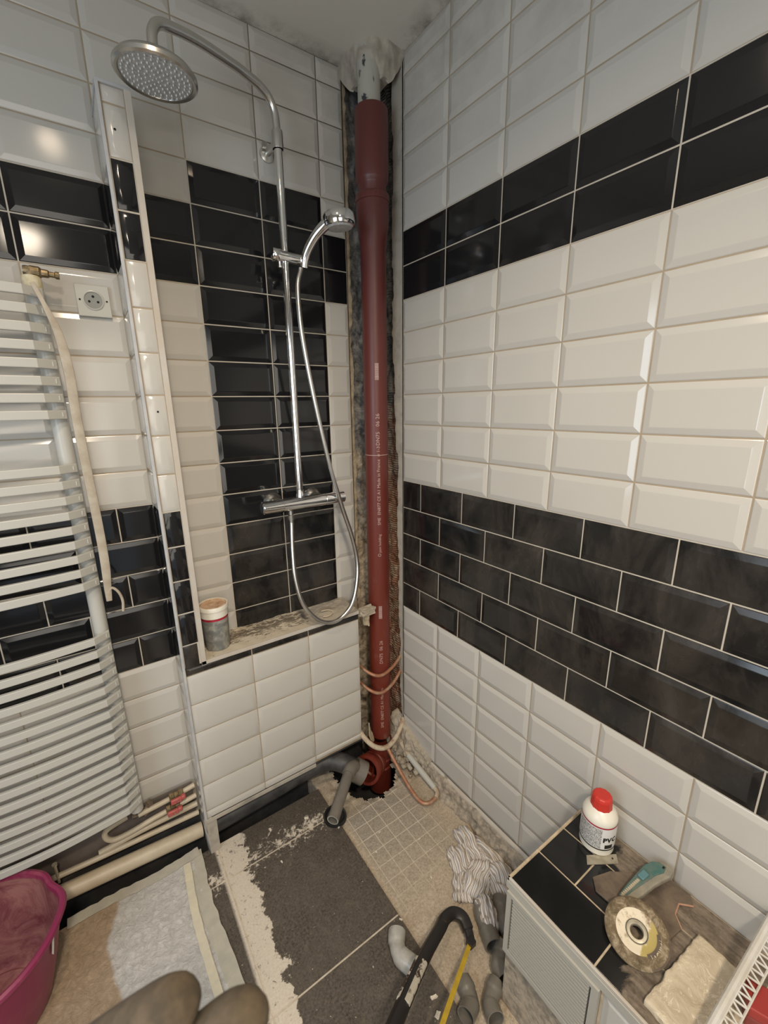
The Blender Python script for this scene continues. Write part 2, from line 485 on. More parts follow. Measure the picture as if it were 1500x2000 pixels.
wv = t.n('ShaderNodeTexWave', wave_type='BANDS', bands_direction='X')
wv.inputs['Scale'].default_value = 4.4
t.l(uv.outputs[0], wv.inputs['Vector'])
c = t.ramp(wv.outputs['Fac'], [(0.18, (0.36, 0.31, 0.27)), (0.40, (0.76, 0.69, 0.59)), (0.68, (0.80, 0.74, 0.65)), (0.94, (0.40, 0.39, 0.41))])
t.color(c)
M['rag'] = m
m = mat('black_saw_paint', (0.02, 0.017, 0.014), 0.4)
t = NT(m); v = t.coord()
n = t.noise(v, 35, 8, 0.75)
t.color(t.mix(t.step(n, 0.60, 0.72), (0.013, 0.011, 0.010), (0.09, 0.05, 0.03)))
M['sawframe'] = m
M['sawpale'] = noisy('paint_spotted_sleeve', (0.50, 0.46, 0.38), (0.05, 0.03, 0.02), 30, 0.6, 0, 0, 0.52, 0.56)
M['yellow'] = noisy('yellow_blade', (0.62, 0.42, 0.02), (0.50, 0.33, 0.03), 60, 0.45)
M['skin'] = noisy('brown_skin', (0.036, 0.026, 0.014), (0.070, 0.050, 0.029), 150, 0.9, 0.3, 0.001, 0.35, 0.65)
m = mat('grey_filler', (0.22, 0.23, 0.22), 0.35)
t = NT(m); v = t.coord()
n = t.noise(v, 22, 8, 0.7, 1.0)
t.color(t.mix(t.step(n, 0.45, 0.62), (0.16, 0.165, 0.155), (0.34, 0.33, 0.29)))
M['filler'] = m
m = mat('rusty_lid', (0.5, 0.3, 0.18), 0.6)
t = NT(m); v = t.coord()
n = t.noise(v, 40, 8, 0.75, 0.6)
t.color(t.ramp(n, [(0.35, (0.30, 0.13, 0.06)), (0.5, (0.52, 0.34, 0.22)), (0.7, (0.66, 0.52, 0.38))]))
M['lid'] = m
M['chip'] = noisy('plaster_crumb', (0.60, 0.53, 0.43), (0.66, 0.60, 0.50), 80, 0.9)
M['string'] = mat('cream_string', (0.62, 0.52, 0.36), 0.8)
M['glass'] = mat('pane_glass', (0.9, 0.95, 1), 0.05, trans=1.0)
M['bulb'] = mat('opal_globe', (0.9, 0.85, 0.75), 0.3, emit=((1, 0.8, 0.55), 3))


# ------------------------------------------------------------------ mesh builder
class MB:
    def __init__(s):
        s.v = []; s.f = []; s.mi = []; s.sm = []; s.mats = []; s.uv = None

    def slot(s, m):
        m = M[m] if isinstance(m, str) else m
        if m not in s.mats:
            s.mats.append(m)
        return s.mats.index(m)

    def add(s, vs, fs, m, smooth=False):
        k = len(s.v); i = s.slot(m)
        s.v += [tuple(q) for q in vs]
        for f in fs:
            s.f.append([a + k for a in f]); s.mi.append(i); s.sm.append(smooth)
        return s

    def box(s, a, b, m, mtx=None):
        x0, y0, z0 = a; x1, y1, z1 = b
        vs = [V(q) for q in ((x0, y0, z0), (x1, y0, z0), (x1, y1, z0), (x0, y1, z0), (x0, y0, z1), (x1, y0, z1), (x1, y1, z1), (x0, y1, z1))]
        if mtx:
            vs = [mtx @ q for q in vs]
        return s.add(vs, [(0, 3, 2, 1), (4, 5, 6, 7), (0, 1, 5, 4), (1, 2, 6, 5), (2, 3, 7, 6), (3, 0, 4, 7)], m)

    def tube(s, pts, r, m, n=14, cap=True, flat=None, up=None):
        """sweep a round (or flat: (w,h)) section along pts; r number or list"""
        P = [V(q) for q in pts]
        R = r if isinstance(r, (list, tuple)) else [r] * len(P)
        T = []
        for i in range(len(P)):
            a = P[max(0, i - 1)]; b = P[min(len(P) - 1, i + 1)]
            T.append((b - a).normalized())
        u = V(up) if up else (V((0, 0, 1)) if abs(T[0].z) < 0.9 else V((1, 0, 0)))
        N = (u - T[0] * u.dot(T[0])).normalized()
        vs = []
        for i in range(len(P)):
            N = (N - T[i] * N.dot(T[i])).normalized()
            B = T[i].cross(N)
            for k in range(n):
                a = 2 * PI * k / n
                ca, sa = math.cos(a), math.sin(a)
                if flat:
                    e = 0.45
                    ca = math.copysign(abs(ca) ** e, ca) * flat[0]
                    sa = math.copysign(abs(sa) ** e, sa) * flat[1]
                vs.append(P[i] + N * (ca * R[i]) + B * (sa * R[i]))
        fs = []
        for i in range(len(P) - 1):
            for k in range(n):
                k2 = (k + 1) % n
                fs.append((i * n + k, i * n + k2, (i + 1) * n + k2, (i + 1) * n + k))
        s.add(vs, fs, m, True)
        if cap:
            j = len(s.v) - len(vs); i_ = s.slot(m)
            s.f.append([j + k for k in range(n)][::-1]); s.mi.append(i_); s.sm.append(False)
            e0 = j + (len(P) - 1) * n
            s.f.append([e0 + k for k in range(n)]); s.mi.append(i_); s.sm.append(False)
        return s

    def lathe(s, prof, m, mtx=None, n=40, smooth=True, sx=1, sy=1):
        """prof: list of (r,z)"""
        vs = []
        for r, z in prof:
            for k in range(n):
                a = 2 * PI * k / n
                q = V((r * math.cos(a) * sx, r * math.sin(a) * sy, z))
                vs.append(mtx @ q if mtx else q)
        fs = []
        for i in range(len(prof) - 1):
            for k in range(n):
                k2 = (k + 1) % n
                fs.append((i * n + k, i * n + k2, (i + 1) * n + k2, (i + 1) * n + k))
        return s.add(vs, fs, m, smooth)

    def prism(s, poly, z0, z1, m, mtx=None):
        n = len(poly)
        vs = [V((x, y, z0)) for x, y in poly] + [V((x, y, z1)) for x, y in poly]
        if mtx:
            vs = [mtx @ q for q in vs]
        fs = [tuple(range(n))[::-1], tuple(range(n, 2 * n))] + [(i, (i + 1) % n, n + (i + 1) % n, n + i) for i in range(n)]
        return s.add(vs, fs, m)

    def grid(s, nx, ny, fn, m, smooth=True, keep=None):
        vs = [fn(i / nx, j / ny) for j in range(ny + 1) for i in range(nx + 1)]
        fs = []
        for j in range(ny):
            for i in range(nx):
                if keep and not keep((i + .5) / nx, (j + .5) / ny):
                    continue
                a = j * (nx + 1) + i
                fs.append((a, a + 1, a + nx + 2, a + nx + 1))
        return s.add(vs, fs, m, smooth)

    def build(s, name, parent=None, sharp=35, bevel=0.0):
        me = bpy.data.meshes.new(name)
        me.from_pydata(s.v, [], s.f)
        for mm in s.mats:
            me.materials.append(mm)
        me.polygons.foreach_set('material_index', s.mi)
        me.polygons.foreach_set('use_smooth', s.sm)
        me.update()
        if any(s.sm):
            me.set_sharp_from_angle(angle=math.radians(sharp))
        o = bpy.data.objects.new(name, me)
        COL.objects.link(o)
        if parent:
            o.parent = parent
            if parent.type == 'EMPTY' and not parent.get('local'):
                o.location = -V(parent.location)
        if bevel:
            b = o.modifiers.new('bevel', 'BEVEL')
            b.width = bevel; b.segments = 2; b.limit_method = 'ANGLE'; b.angle_limit = math.radians(40)
        return o


def tag(o, label, cat, group=None, kind=None):
    if label: o['label'] = label
    if cat: o['category'] = cat
    if group: o['group'] = group
    if kind: o['kind'] = kind
    return o


def thing(name, loc, label, cat, group=None, rot=None):
    """Empty at a thing's base; rot given -> its parts are built in local coordinates"""
    o = bpy.data.objects.new(name, None)
    o.empty_display_size = 0.05
    COL.objects.link(o)
    o.location = loc
    tag(o, label, cat, group)
    if rot is not None:
        o.rotation_euler = rot
        o['local'] = 1
    return o


def struct(o, label=None):
    o['kind'] = 'structure'
    if label: o['label'] = label
    o['category'] = o.name.split('_')[0].split('.')[0]
    return o


def nz(p, s=1.0, o=0.0):
    return noise.noise(V(p) * s + V((o, o, o)))


def arc(c, a, b, ang, n=8):
    """points from c+a rotating toward c+b (a,b vectors), ang radians"""
    return [V(c) + V(a) * math.cos(ang * i / n) + V(b) * math.sin(ang * i / n) for i in range(n + 1)]


def smooth_path(pts, n=8):
    P = [V(p) for p in pts]
    P = [P[0] * 2 - P[1]] + P + [P[-1] * 2 - P[-2]]
    out = []
    for i in range(1, len(P) - 2):
        for k in range(n):
            t = k / n
            a, b, c, d = P[i - 1], P[i], P[i + 1], P[i + 2]
            out.append(0.5 * ((2 * b) + (c - a) * t + (2 * a - 5 * b + 4 * c - d) * t * t + (3 * b - a - 3 * c + d) * t ** 3))
    out.append(P[-2])
    return out


def along(a, b):
    """matrix taking local z to direction a->b with origin a"""
    a, b = V(a), V(b)
    q = (b - a).to_track_quat('Z', 'Y')
    return Matrix.Translation(a) @ q.to_matrix().to_4x4()


# ------------------------------------------------------------------ tiled walls
PH, PW = 0.102, 0.202       # row and column pitch of the tiles
FLOOR, CEIL = -1.20, 1.283
DECK = -0.79


def tiles(mb, P, U, N, rects, bev=0.014, gap=0.0032):
    """rects (u0,u1,z0,z1,mat); P origin on the glazed face plane, U in-plane horizontal, N outward normal"""
    P, U, N = V(P), V(U), V(N)
    for (u0, u1, z0, z1, m) in rects:
        if u1 - u0 < 0.006 or z1 - z0 < 0.006:
            continue
        g = gap / 2
        a0, a1, b0, b1 = u0 + g, u1 - g, z0 + g, z1 - g
        bu = min(bev, (a1 - a0) * 0.28); bz = min(bev, (b1 - b0) * 0.28)
        tu = random.uniform(-1, 1) * 0.0022; tz = random.uniform(-1, 1) * 0.003
        cu, cz = (a0 + a1) / 2, (b0 + b1) / 2

        def pt(u, z, h):
            return P + U * u + V((0, 0, z)) + N * (h + tu * (u - cu) + tz * (z - cz))
        e = 0.0015
        ring = lambda du, dz, h: [pt(a0 + du, b0 + dz, h), pt(a1 - du, b0 + dz, h), pt(a1 - du, b1 - dz, h), pt(a0 + du, b1 - dz, h)]
        rings = [ring(0, 0, -0.007), ring(0, 0, -0.0042), ring(e, e, -0.0034), ring(bu - e, bz - e, -0.0003), ring(bu, bz, 0.0)]
        vs = sum(rings, [])
        fs = []
        for r in range(4):
            for k in range(4):
                k2 = (k + 1) % 4
                fs.append((r * 4 + k, r * 4 + k2, r * 4 + 4 + k2, r * 4 + 4 + k))
        fs.append((16, 17, 18, 19))
        # orientation: make the front face look along N
        q = (vs[17] - vs[16]).cross(vs[18] - vs[17])
        if q.dot(N) < 0:
            fs = [f[::-1] for f in fs]
        mb.add(vs, fs, m)


def rows(j0, j1):
    return [(j, j * PH, (j + 1) * PH) for j in range(j0, j1)]


# right wall: plane x=0, u = distance from the corner (-y)
mb = MB()
d0 = 0.349; start = 0.147; end = 2.6
rc = []
for j, z0, z1 in rows(-12, 13):
    z1 = min(z1, CEIL); z0 = max(z0, -1.122)
    if z1 <= z0: continue
    m = 'white'; off = 0.0
    if j in (6, 7): m = 'black'
    if -5 <= j <= -1:
        m = 'black2'
        if (j % 2): off = -0.101
    u = start
    k = -1
    while u < end:
        nxt = d0 + off + k * PW
        k += 1
        if nxt <= u + 0.004: continue
        rc.append((u, min(nxt, end), z0, z1, m))
        u = nxt
tiles(mb, (0, 0, 0), (0, -1, 0), (-1, 0, 0), rc)
mb.add([(0.0045, -start, -1.122), (0.0045, -end, -1.122), (0.0045, -end, CEIL), (0.0045, -start, CEIL)], [(0, 3, 2, 1)], 'grout_white')
mb.box((0.0046, -end, -1.45), (0.10, -start + 0.0, CEIL), 'plaster')
struct(mb.build('wall_right'), 'right wall in bevelled white metro tiles with two black bands')

# back (left) wall: plane y=0, u = x
mb = MB()
rc = []
XE = -0.1225           # ragged end of the tiles beside the pipe
JX = [-0.211 - k * PW for k in range(0, 10)]          # -0.211 -0.413 -0.615 -0.817 -1.019 ...
for j, z0, z1 in rows(-10, 13):
    z1 = min(z1, CEIL); z0 = max(z0, -1.005)
    if z1 <= z0: continue
    edges = [XE] + JX
    edges = [e for e in edges if e > -2.3]
    if -5 <= j <= -1:
        left = [-0.817] + ([-0.912, -1.1165, -1.3185, -1.52] if j % 2 else [-1.0225, -1.225, -1.427])
        edges = [e for e in edges if e >= -0.82] + left[1:]
    for a, b in zip(edges[:-1], edges[1:]):
        m = 'white'
        inner = (-0.616 < b and a < -0.210)
        if j in (6, 7): m = 'black'
        elif j == 8 and inner: m = 'black'
        elif j < 6 and inner: m = 'black' if j > -2 else 'black2'
        if -5 <= j <= -1 and a <= -0.81: m = 'black'
        if j < 9 and a > -0.80 and z1 < -0.47: continue   # hidden inside the boxing
        rc.append((b, a, z0, z1, m))
tiles(mb, (0, 0, 0), (1, 0, 0), (0, -1, 0), rc)
mb.add([(-2.1, 0.0045, -1.005), (XE, 0.0045, -1.005), (XE, 0.0045, CEIL), (-2.1, 0.0045, CEIL)], [(0, 1, 2, 3)], 'grout_white')
mb.box((-2.1, 0.0046, -1.45), (XE, 0.10, CEIL), 'plaster')
mb.box((-2.1, -0.004, -1.14), (-0.83, 0.004, -1.006), 'plank')
mb.box((-2.1, -0.020, -1.45), (-0.78, 0.004, -1.14), 'voidshade')
struct(mb.build('wall_left'), 'left wall in white metro tiles with black bands and a black panel behind the shower')

# bare corner strip behind the soil pipe -------------------------------
mb = MB()
ZT = CEIL
def edgeL(z): return XE + 0.012 + 0.012 * nz((z * 9, 0, 3)) + 0.006 * nz((z * 37, 1, 0))
def bareL(a, b):
    z = -1.42 + b * (ZT + 1.42)
    x = XE - 0.09 + a * 0.255
    d = 0.016 * nz((x * 14, z * 10, 1)) + 0.010 * nz((x * 45, z * 35, 5)) + 0.004 * nz((x * 120, z * 120, 2))
    return (x, 0.030 + d, z)
mb.grid(34, 360, bareL, 'masonry', smooth=True)
def bareR(a, b):
    z = -1.42 + b * (ZT + 1.42)
    y = 0.03 - a * 0.185
    d = 0.016 * nz((y * 14, z * 10, 9)) + 0.010 * nz((y * 45, z * 35, 7)) + 0.004 * nz((y * 120, z * 120, 4))
    return (0.030 + d, y, z)
mb.grid(26, 360, bareR, 'brick', smooth=True)
struct(mb.build('wall_corner', sharp=180), 'bare masonry corner behind the red pipe')
# ragged plaster lips on both sides
mb = MB()
N_ = 300
def lip(fn_out, fn_in, depth, m):
    vs = []; fs = []
    for i in range(N_ + 1):
        z = (-1.14 if m == 'plaster' else -0.50) + (ZT + (1.14 if m == 'plaster' else 0.50)) * i / N_
        vs += [fn_out(z), fn_in(z), fn_in(z, depth)]
    for i in range(N_):
        a = i * 3
        fs += [(a, a + 1, a + 4, a + 3), (a + 1, a + 2, a + 5, a + 4)]
    mb.add(vs, fs, m, False)
PR = [(-1.14, 0.142), (-1.0, 0.136), (-0.79, 0.128), (-0.44, 0.123), (0.07, 0.113), (0.43, 0.095), (0.76, 0.093), (1.3, 0.100)]
def prof(z):
    for (a, p), (b, q) in zip(PR[:-1], PR[1:]):
        if z <= b: return p + (q - p) * (z - a) / (b - a)
    return PR[-1][1]
def rin(z, d=0.0):
    y = -(prof(z) + 0.010 * nz((z * 8, 4, 4)) + 0.006 * nz((z * 30, 2, 2)) + (0.006 if int(z * 9.7) % 3 == 0 else 0))
    return (-0.001 + 0.002 * nz((z * 40, 7, 7)) + d, y, z)
lip(lambda z: (-0.0008, -0.1495, z), rin, 0.045, 'plaster')
def lin(z, d=0.0):
    return (edgeL(z), 0.002 + 0.003 * nz((z * 30, 7, 7)) + d, z)
lip(lambda z: (XE - 0.001, -0.002, z), lin, 0.040, 'plaster_edge')
o = struct(mb.build('trim_1'), 'ragged plaster edges left where the pipe casing was removed')

# pier and boxed ledge in front of the left wall ------------------------
YF = -0.1416; XL = -0.8206; XP = -0.7530; XB = -0.203; ZL = -0.474; ZB = -1.052; ZTOP = 0.952
mb = MB()
rc = []
for j, z0, z1 in rows(-5, 10):
    z1 = min(z1, ZTOP)
    m = 'black' if j in (6, 7) or -4 <= j <= -1 else 'white'
    if j == -5: continue
    rc.append((XL + 0.007, XP - 0.013, z0, z1, m))
tiles(mb, (0, YF, 0), (1, 0, 0), (0, -1, 0), rc, bev=0.012, gap=0.004)
rc = []
fx = [XB, -0.411, -0.6125, XL + 0.006]
for a, b in zip(fx[:-1], fx[1:]):
    rc.append((b, a, -5 * PH, (ZL - 0.009) if a > -0.65 else -0.488, 'black2'))
for j, z0, z1 in rows(-11, -5):
    for a, b in zip(fx[:-1], fx[1:]):
        zz = ZB + (0.012 if a > -0.3 else 0)
        if max(z0, zz) < z1: rc.append((b, a, max(z0, zz), z1, 'white'))
tiles(mb, (0, YF, 0), (1, 0, 0), (0, -1, 0), rc)
# black tile corner piece beside the ledge
tiles(mb, (0, YF, 0), (1, 0, 0), (0, -1, 0), [(XL + 0.007, -0.770, -0.488, -4 * PH, 'black2')])
# left faces
rc = []
for j, z0, z1 in rows(-12, 10):
    z1 = min(z1, ZTOP)
    m = 'black' if j in (6, 7) or -5 <= j <= -1 else 'white'
    rc.append((0.004, -YF - 0.007, max(z0, FLOOR), z1, m))
tiles(mb, (XL, 0, 0), (0, -1, 0), (-1, 0, 0), rc, bev=0.010)
# old screw holes
for (x, z) in ((-0.795, 0.87), (-0.789, 0.265), (-0.79, 0.675)):
    mb.lathe([(0.0, 0.0), (0.0026, 0.0)], 'darkhole', Matrix.Translation((x, YF - 0.0008, z)) @ Matrix.Rotation(PI / 2, 4, 'X'), 12)
# bodies
c = 0.0045
mb.box((XL + c, YF + c, -0.49), (XP - 0.001, 0.02, ZTOP - 0.001), 'grout_white')
mb.box((XL + c, YF + c, ZB - 0.002), (XB - 0.001, 0.02, ZL - 0.006), 'grout')
mb.box((XL + c, YF + c, FLOOR - 0.25), (XL + 0.035, -0.05, ZB), 'plaster')
struct(mb.build('wall_front'), 'tiled pier and boxed ledge standing proud of the left wall')
# ledge slab and plastic corner trims
mb = MB()
def lg(a, b):
    x = -0.766 + a * (XB + 0.766 + 0.004); y = YF + 0.004 + b * (0 - YF - 0.003)
    return (x, y, ZL + 0.0015 * nz((x * 30, y * 30, 0)) + (0.006 * max(0, nz((x * 12, y * 25, 4))) if b > 0.3 else 0))
mb.grid(110, 26, lg, 'ledge')
struct(mb.build('trim_2'), 'dirty cream ledge top streaked with plaster')
mb = MB()
mb.box((XP - 0.0135, YF - 0.0015, ZL - 0.012), (XP + 0.0005, YF + 0.006, ZTOP), 'trim')
mb.box((-0.7665, YF - 0.0015, ZL - 0.011), (XB, YF + 0.004, ZL + 0.001), 'trim')
mb.box((XL - 0.001, YF - 0.001, -1.05), (XL + 0.0065, YF + 0.006, ZTOP), 'trim_cool')
mb.box((XP - 0.0135, YF + 0.0061, ZL), (XP + 0.0005, 0.001, ZTOP), 'white')
mb.box((XL - 0.001, YF - 0.001, ZTOP - 0.001), (XP, 0.0, ZTOP + 0.006), 'trim_cool')
mb.box((XL, YF - 0.002, ZB - 0.012), (-0.415, YF + 0.004, ZB + 0.002), 'plaster')
struct(mb.build('trim_3', bevel=0.001), 'white plastic corner trims of the pier and ledge')

# ceiling
mb = MB()
mb.add([(-2.1, -2.6, CEIL), (0.12, -2.6, CEIL), (0.12, 0.12, CEIL), (-2.1, 0.12, CEIL)], [(0, 1, 2, 3)], 'ceiling')
mb.box((-2.1, -2.6, CEIL + 0.001), (0.12, 0.12, CEIL + 0.08), 'ceiling')
struct(mb.build('ceiling'), 'grey-white ceiling with mould along its edges')
# far walls, out of view: with window and doorway
mb = MB()
xa, xb = -2.2, -2.1
mb.box((xa, -2.6, -1.3), (xb, -1.70, CEIL), 'wallpaint'); mb.box((xa, -0.80, -1.3), (xb, 0.1, CEIL), 'wallpaint')
mb.box((xa, -1.70, -1.3), (xb, -0.80, -0.30), 'wallpaint'); mb.box((xa, -1.70, 0.80), (xb, -0.80, CEIL), 'wallpaint')
struct(mb.build('wall_far'))
mb = MB()
for y in (-1.70, -1.27, -0.84):
    mb.box((-2.17, y, -0.30), (-2.13, y + 0.04, 0.80), 'trim_cool')
mb.box((-2.17, -1.70, -0.30), (-2.13, -0.80, -0.26), 'trim_cool'); mb.box((-2.17, -1.70, 0.76), (-2.13, -0.80, 0.80), 'trim_cool')
wf = struct(mb.build('window_1'))
mb = MB(); mb.box((-2.152, -1.66, -0.26), (-2.148, -0.84, 0.76), 'glass'); mb.build('pane', wf)
mb = MB()
mb.box((-2.2, -2.7, -1.3), (-1.62, -2.6, CEIL), 'wallpaint'); mb.box((-0.72, -2.7, -1.3), (0.12, -2.6, CEIL), 'wallpaint')
mb.box((-1.62, -2.7, 0.92), (-0.72, -2.6, CEIL), 'wallpaint')
struct(mb.build('wall_back'))

# ------------------------------------------------------------------ floor
mb = MB()
def slab(x0, x1, y0, y1, m, top=FLOOR, bot=-1.24):
    mb.box((x0, y0, bot), (x1, y1, top), m)
FX = [-2.1, -1.19, -0.793, -0.402]
FY = [-0.115, -0.251, -0.645, -1.04, -1.435, -1.83, -2.6]
g = 0.0025
for i in range(3):
    for k in range(6):
        x0, x1 = FX[i], FX[i + 1]
        if i == 2 and k >= 2:
            pass
        slab(x0 + g, x1 - (g if i < 2 else 0), FY[k + 1] + g, FY[k] - g, 'slate')
mb.box((-2.1, -2.6, -1.25), (-0.404, -0.12, FLOOR - 0.0015), 'floorgrout')
# mosaic tray with a broken hole at the pipe foot
HOLE = [(-0.315, -0.12), (-0.30, -0.215), (-0.265, -0.262), (-0.20, -0.285), (-0.14, -0.262), (-0.10, -0.225), (-0.075, -0.17), (-0.06, -0.10), (-0.06, 0.06), (-0.315, 0.06)]
def inside(x, y, P):
    r = False; j = len(P) - 1
    for i in range(len(P)):
        if (P[i][1] > y) != (P[j][1] > y) and x < (P[j][0] - P[i][0]) * (y - P[i][1]) / (P[j][1] - P[i][1]) + P[i][0]: r = not r
        j = i
    return r
ZM = FLOOR - 0.008
x0m, x1m, y0m, y1m = -0.402, 0.03, 0.03, -2.6
def mg(a, b):
    x = x0m + a * (x1m - x0m); y = y0m + (b ** 1.6) * (y1m - y0m)
    near = abs(math.hypot(x + 0.19, y + 0.13))
    z = ZM + 0.0012 * nz((x * 25, y * 25, 0))
    if near < 0.22: z -= 0.012 * max(0, 0.5 + nz((x * 40, y * 40, 3))) * (0.22 - near) / 0.1
    z += 0.02 * max(0, (x + 0.05)) / 0.05 * (0.5 + 0.5 * nz((x * 20, y * 14, 8)))
    return (x, y, z)
def keep(a, b):
    x = x0m + a * (x1m - x0m); y = y0m + (b ** 1.6) * (y1m - y0m)
    jx = 0.018 * nz((x * 40, y * 40, 1)); jy = 0.018 * nz((x * 40, y * 40, 6))
    return not inside(x + jx, y + jy, HOLE)
mb.grid(64, 330, mg, 'mosaic', True, keep)
# ground below
mb.add([(-2.1, -2.6, -1.42), (0.05, -2.6, -1.42), (0.05, 0.05, -1.42), (-2.1, 0.05, -1.42)], [(0, 1, 2, 3)], 'voidshade')
mb.box((-0.404, -0.30, -1.3), (-0.399, 0.04, ZM - 0.004), 'cement')
struct(mb.build('floor'), 'dark slate floor tiles smeared with plaster beside a dusty mosaic strip')

# cement skirt under the right wall tiles
mb = MB()
def sk(a, b):
    y = -0.13 - a * 0.83; z = -1.215 + b * 0.098
    out = 0.012 + 0.022 * (1 - b) + 0.012 * nz((y * 22, z * 26, 2)) + 0.006 * nz((y * 70, z * 70, 5))
    if b > 0.97: out = 0.002
    return (-out, y, z - 0.02 * a * (b) + (0.012 * nz((y * 20, 0, 0)) if b > 0.8 else 0))
mb.grid(200, 16, sk, 'cement')
struct(mb.build('baseboard_right', sharp=180), 'rough grey cement skirt under the right wall tiles')
mb = MB()
def edge_strip(a, b):
    y = -0.15 - a * 0.785
    q = b * 4
    prof_ = [(0.0, -1.120), (-0.007, -1.122), (-0.010, -1.130), (-0.009, -1.138), (-0.002, -1.142)][int(round(q))]
    return (prof_[0] + 0.003 * nz((y * 18, b, 1)) * (b > 0), y, prof_[1] + 0.004 * nz((y * 9, 2, 3)) * (b > 0))
mb.grid(150, 4, edge_strip, 'trim')
struct(mb.build('baseboard_edge', sharp=180), 'chipped cream tile edging along the right wall foot')
mb = MB()
def rb(a, b):
    y = -0.10 - a * 0.24; z = -1.22 + b * 0.20 * (1 - a * 0.45)
    out = 0.020 + 0.05 * (1 - b) * (1 - a) + 0.016 * nz((y * 30, z * 30, 2)) + 0.008 * nz((y * 90, z * 90, 5))
    if b > 0.95: out = -0.005
    return (-out, y, z)
mb.grid(60, 40, rb, 'mortar')
for i in range(34):
    y = -random.uniform(0.12, 0.30); x = -random.uniform(0.01, 0.07); s = random.uniform(0.006, 0.016)
    mt = Matrix.Translation((x, y, -1.20 + random.uniform(0, 0.03))) @ Matrix.Rotation(random.uniform(0, 3), 4, V((random.random(), random.random(), random.random())).normalized())
    mb.box((-s, -s * .7, -s * .5), (s, s * .7, s * .5), 'mortar', mt)
tag(mb.build('mortar_rubble', sharp=180), 'crumbling beige mortar heaped at the wall foot right of the pipe', 'rubble')

# ------------------------------------------------------------------ writing helper
def text_mesh(txt, size, m, place, parent, name='lettering', align='LEFT', space=1.0, bold=0.0):
    """turn text into a thin mesh; place maps (x, y) in metres to a point in the scene"""
    cu = bpy.data.curves.new('t', 'FONT')
    cu.body = txt; cu.size = size; cu.align_x = align; cu.space_character = space
    cu.resolution_u = 2; cu.offset = bold
    ob = bpy.data.objects.new('t', cu)
    COL.objects.link(ob)
    dg = bpy.context.evaluated_depsgraph_get()
    me = bpy.data.meshes.new_from_object(ob.evaluated_get(dg))
    vs = [tuple(place(v.co.x, v.co.y)) for v in me.vertices]
    fs = [tuple(p.vertices) for p in me.polygons]
    bpy.data.objects.remove(ob)
    bpy.data.curves.remove(cu)
    bpy.data.meshes.remove(me)
    mb = MB(); mb.add(vs, fs, m)
    return mb.build(name, parent)


# ------------------------------------------------------------------ red soil stack
PX, PY = -0.0875, -0.108
r = 0.0415
stack = thing('soil_pipe', (PX, PY, -1.06), 'dark red cast iron soil pipe standing in the corner', 'pipe')
T0 = Matrix.Translation((PX, PY, 0))
mb = MB()
mb.lathe([(r, -1.10), (r, 0.80)], 'iron', T0, 56)
mb.lathe([(r + 0.0006, 0.1), (r + 0.0009, 0.101), (r + 0.0006, 0.102)], 'markwhite', T0, 56)
mb.build('pipe', stack)
mb = MB()
mb.lathe([(r, 0.755), (0.0425, 0.772), (0.0465, 0.80), (0.0505, 0.825), (0.0515, 0.845), (0.0515, 0.887), (0.0535, 0.888), (0.0535, 0.905), (0.051, 0.909), (0.045, 0.909), (0.043, 0.90)], 'iron', T0, 56)
mb.build('socket', stack)
mb = MB()
mb.lathe([(0.043, 0.90), (0.0435, 0.932), (0.0455, 0.937), (0.0498, 0.943), (0.0513, 0.949), (0.0515, 0.97), (0.0515, 1.128), (0.049, 1.132), (0.040, 1.132), (0.039, 1.10)], 'iron', T0, 56)
mb.build('coupling', stack)
camxy = V((cam.location.x - PX, cam.location.y - PY)).normalized()
A0 = math.atan2(camxy.y, camxy.x) + 0.13
def onpipe(z0, off=0.0):
    # text runs upward; letter tops point to the left as seen from the room
    return lambda x, y: (PX + (r + 0.0006) * math.cos(A0 - (y + off) / r * 1.0), PY + (r + 0.0006) * math.sin(A0 - (y + off) / r * 1.0), z0 + x)
LT = 0.0185
for z0, tx, sz in ((0.135, 'DN75   06 26', LT), (-0.262, 'pam building', LT * 0.72), (-0.155, 'SME  EN877 CE A1 Made in France  \u00f8 1-3', LT * 0.86),
                   (-0.735, 'DN75  06 26', LT), (-1.04, 'SME  EN877 CE A1 Made in', LT * 0.86)):
    text_mesh(tx, sz, 'markwhite', onpipe(z0, -0.006), stack, 'printed_text', space=1.05)
mb = MB()
vs = []
for k in range(25):
    a = 2 * PI * k / 24
    for rr_ in (0.0042, 0.0058):
        vs.append(onpipe(-0.272, 0)(rr_ * math.cos(a), rr_ * math.sin(a)))
mb.add(vs, [(2 * k, 2 * k + 1, 2 * k + 3, 2 * k + 2) for k in range(24)], 'markwhite')
mb.build('round_mark', stack)
for z0 in (0.355, -0.535):
    mb = MB()
    z = z0
    random.seed(3)
    while z < z0 + 0.052:
        h = random.choice((0.0012, 0.002, 0.003))
        f = onpipe(0)
        mb.add([f(z, -0.006), f(z + h, -0.006), f(z + h, 0.007), f(z, 0.007)], [(0, 1, 2, 3)], 'markwhite')
        z += h + random.choice((0.001, 0.0015))
    mb.build('bar_mark', stack)

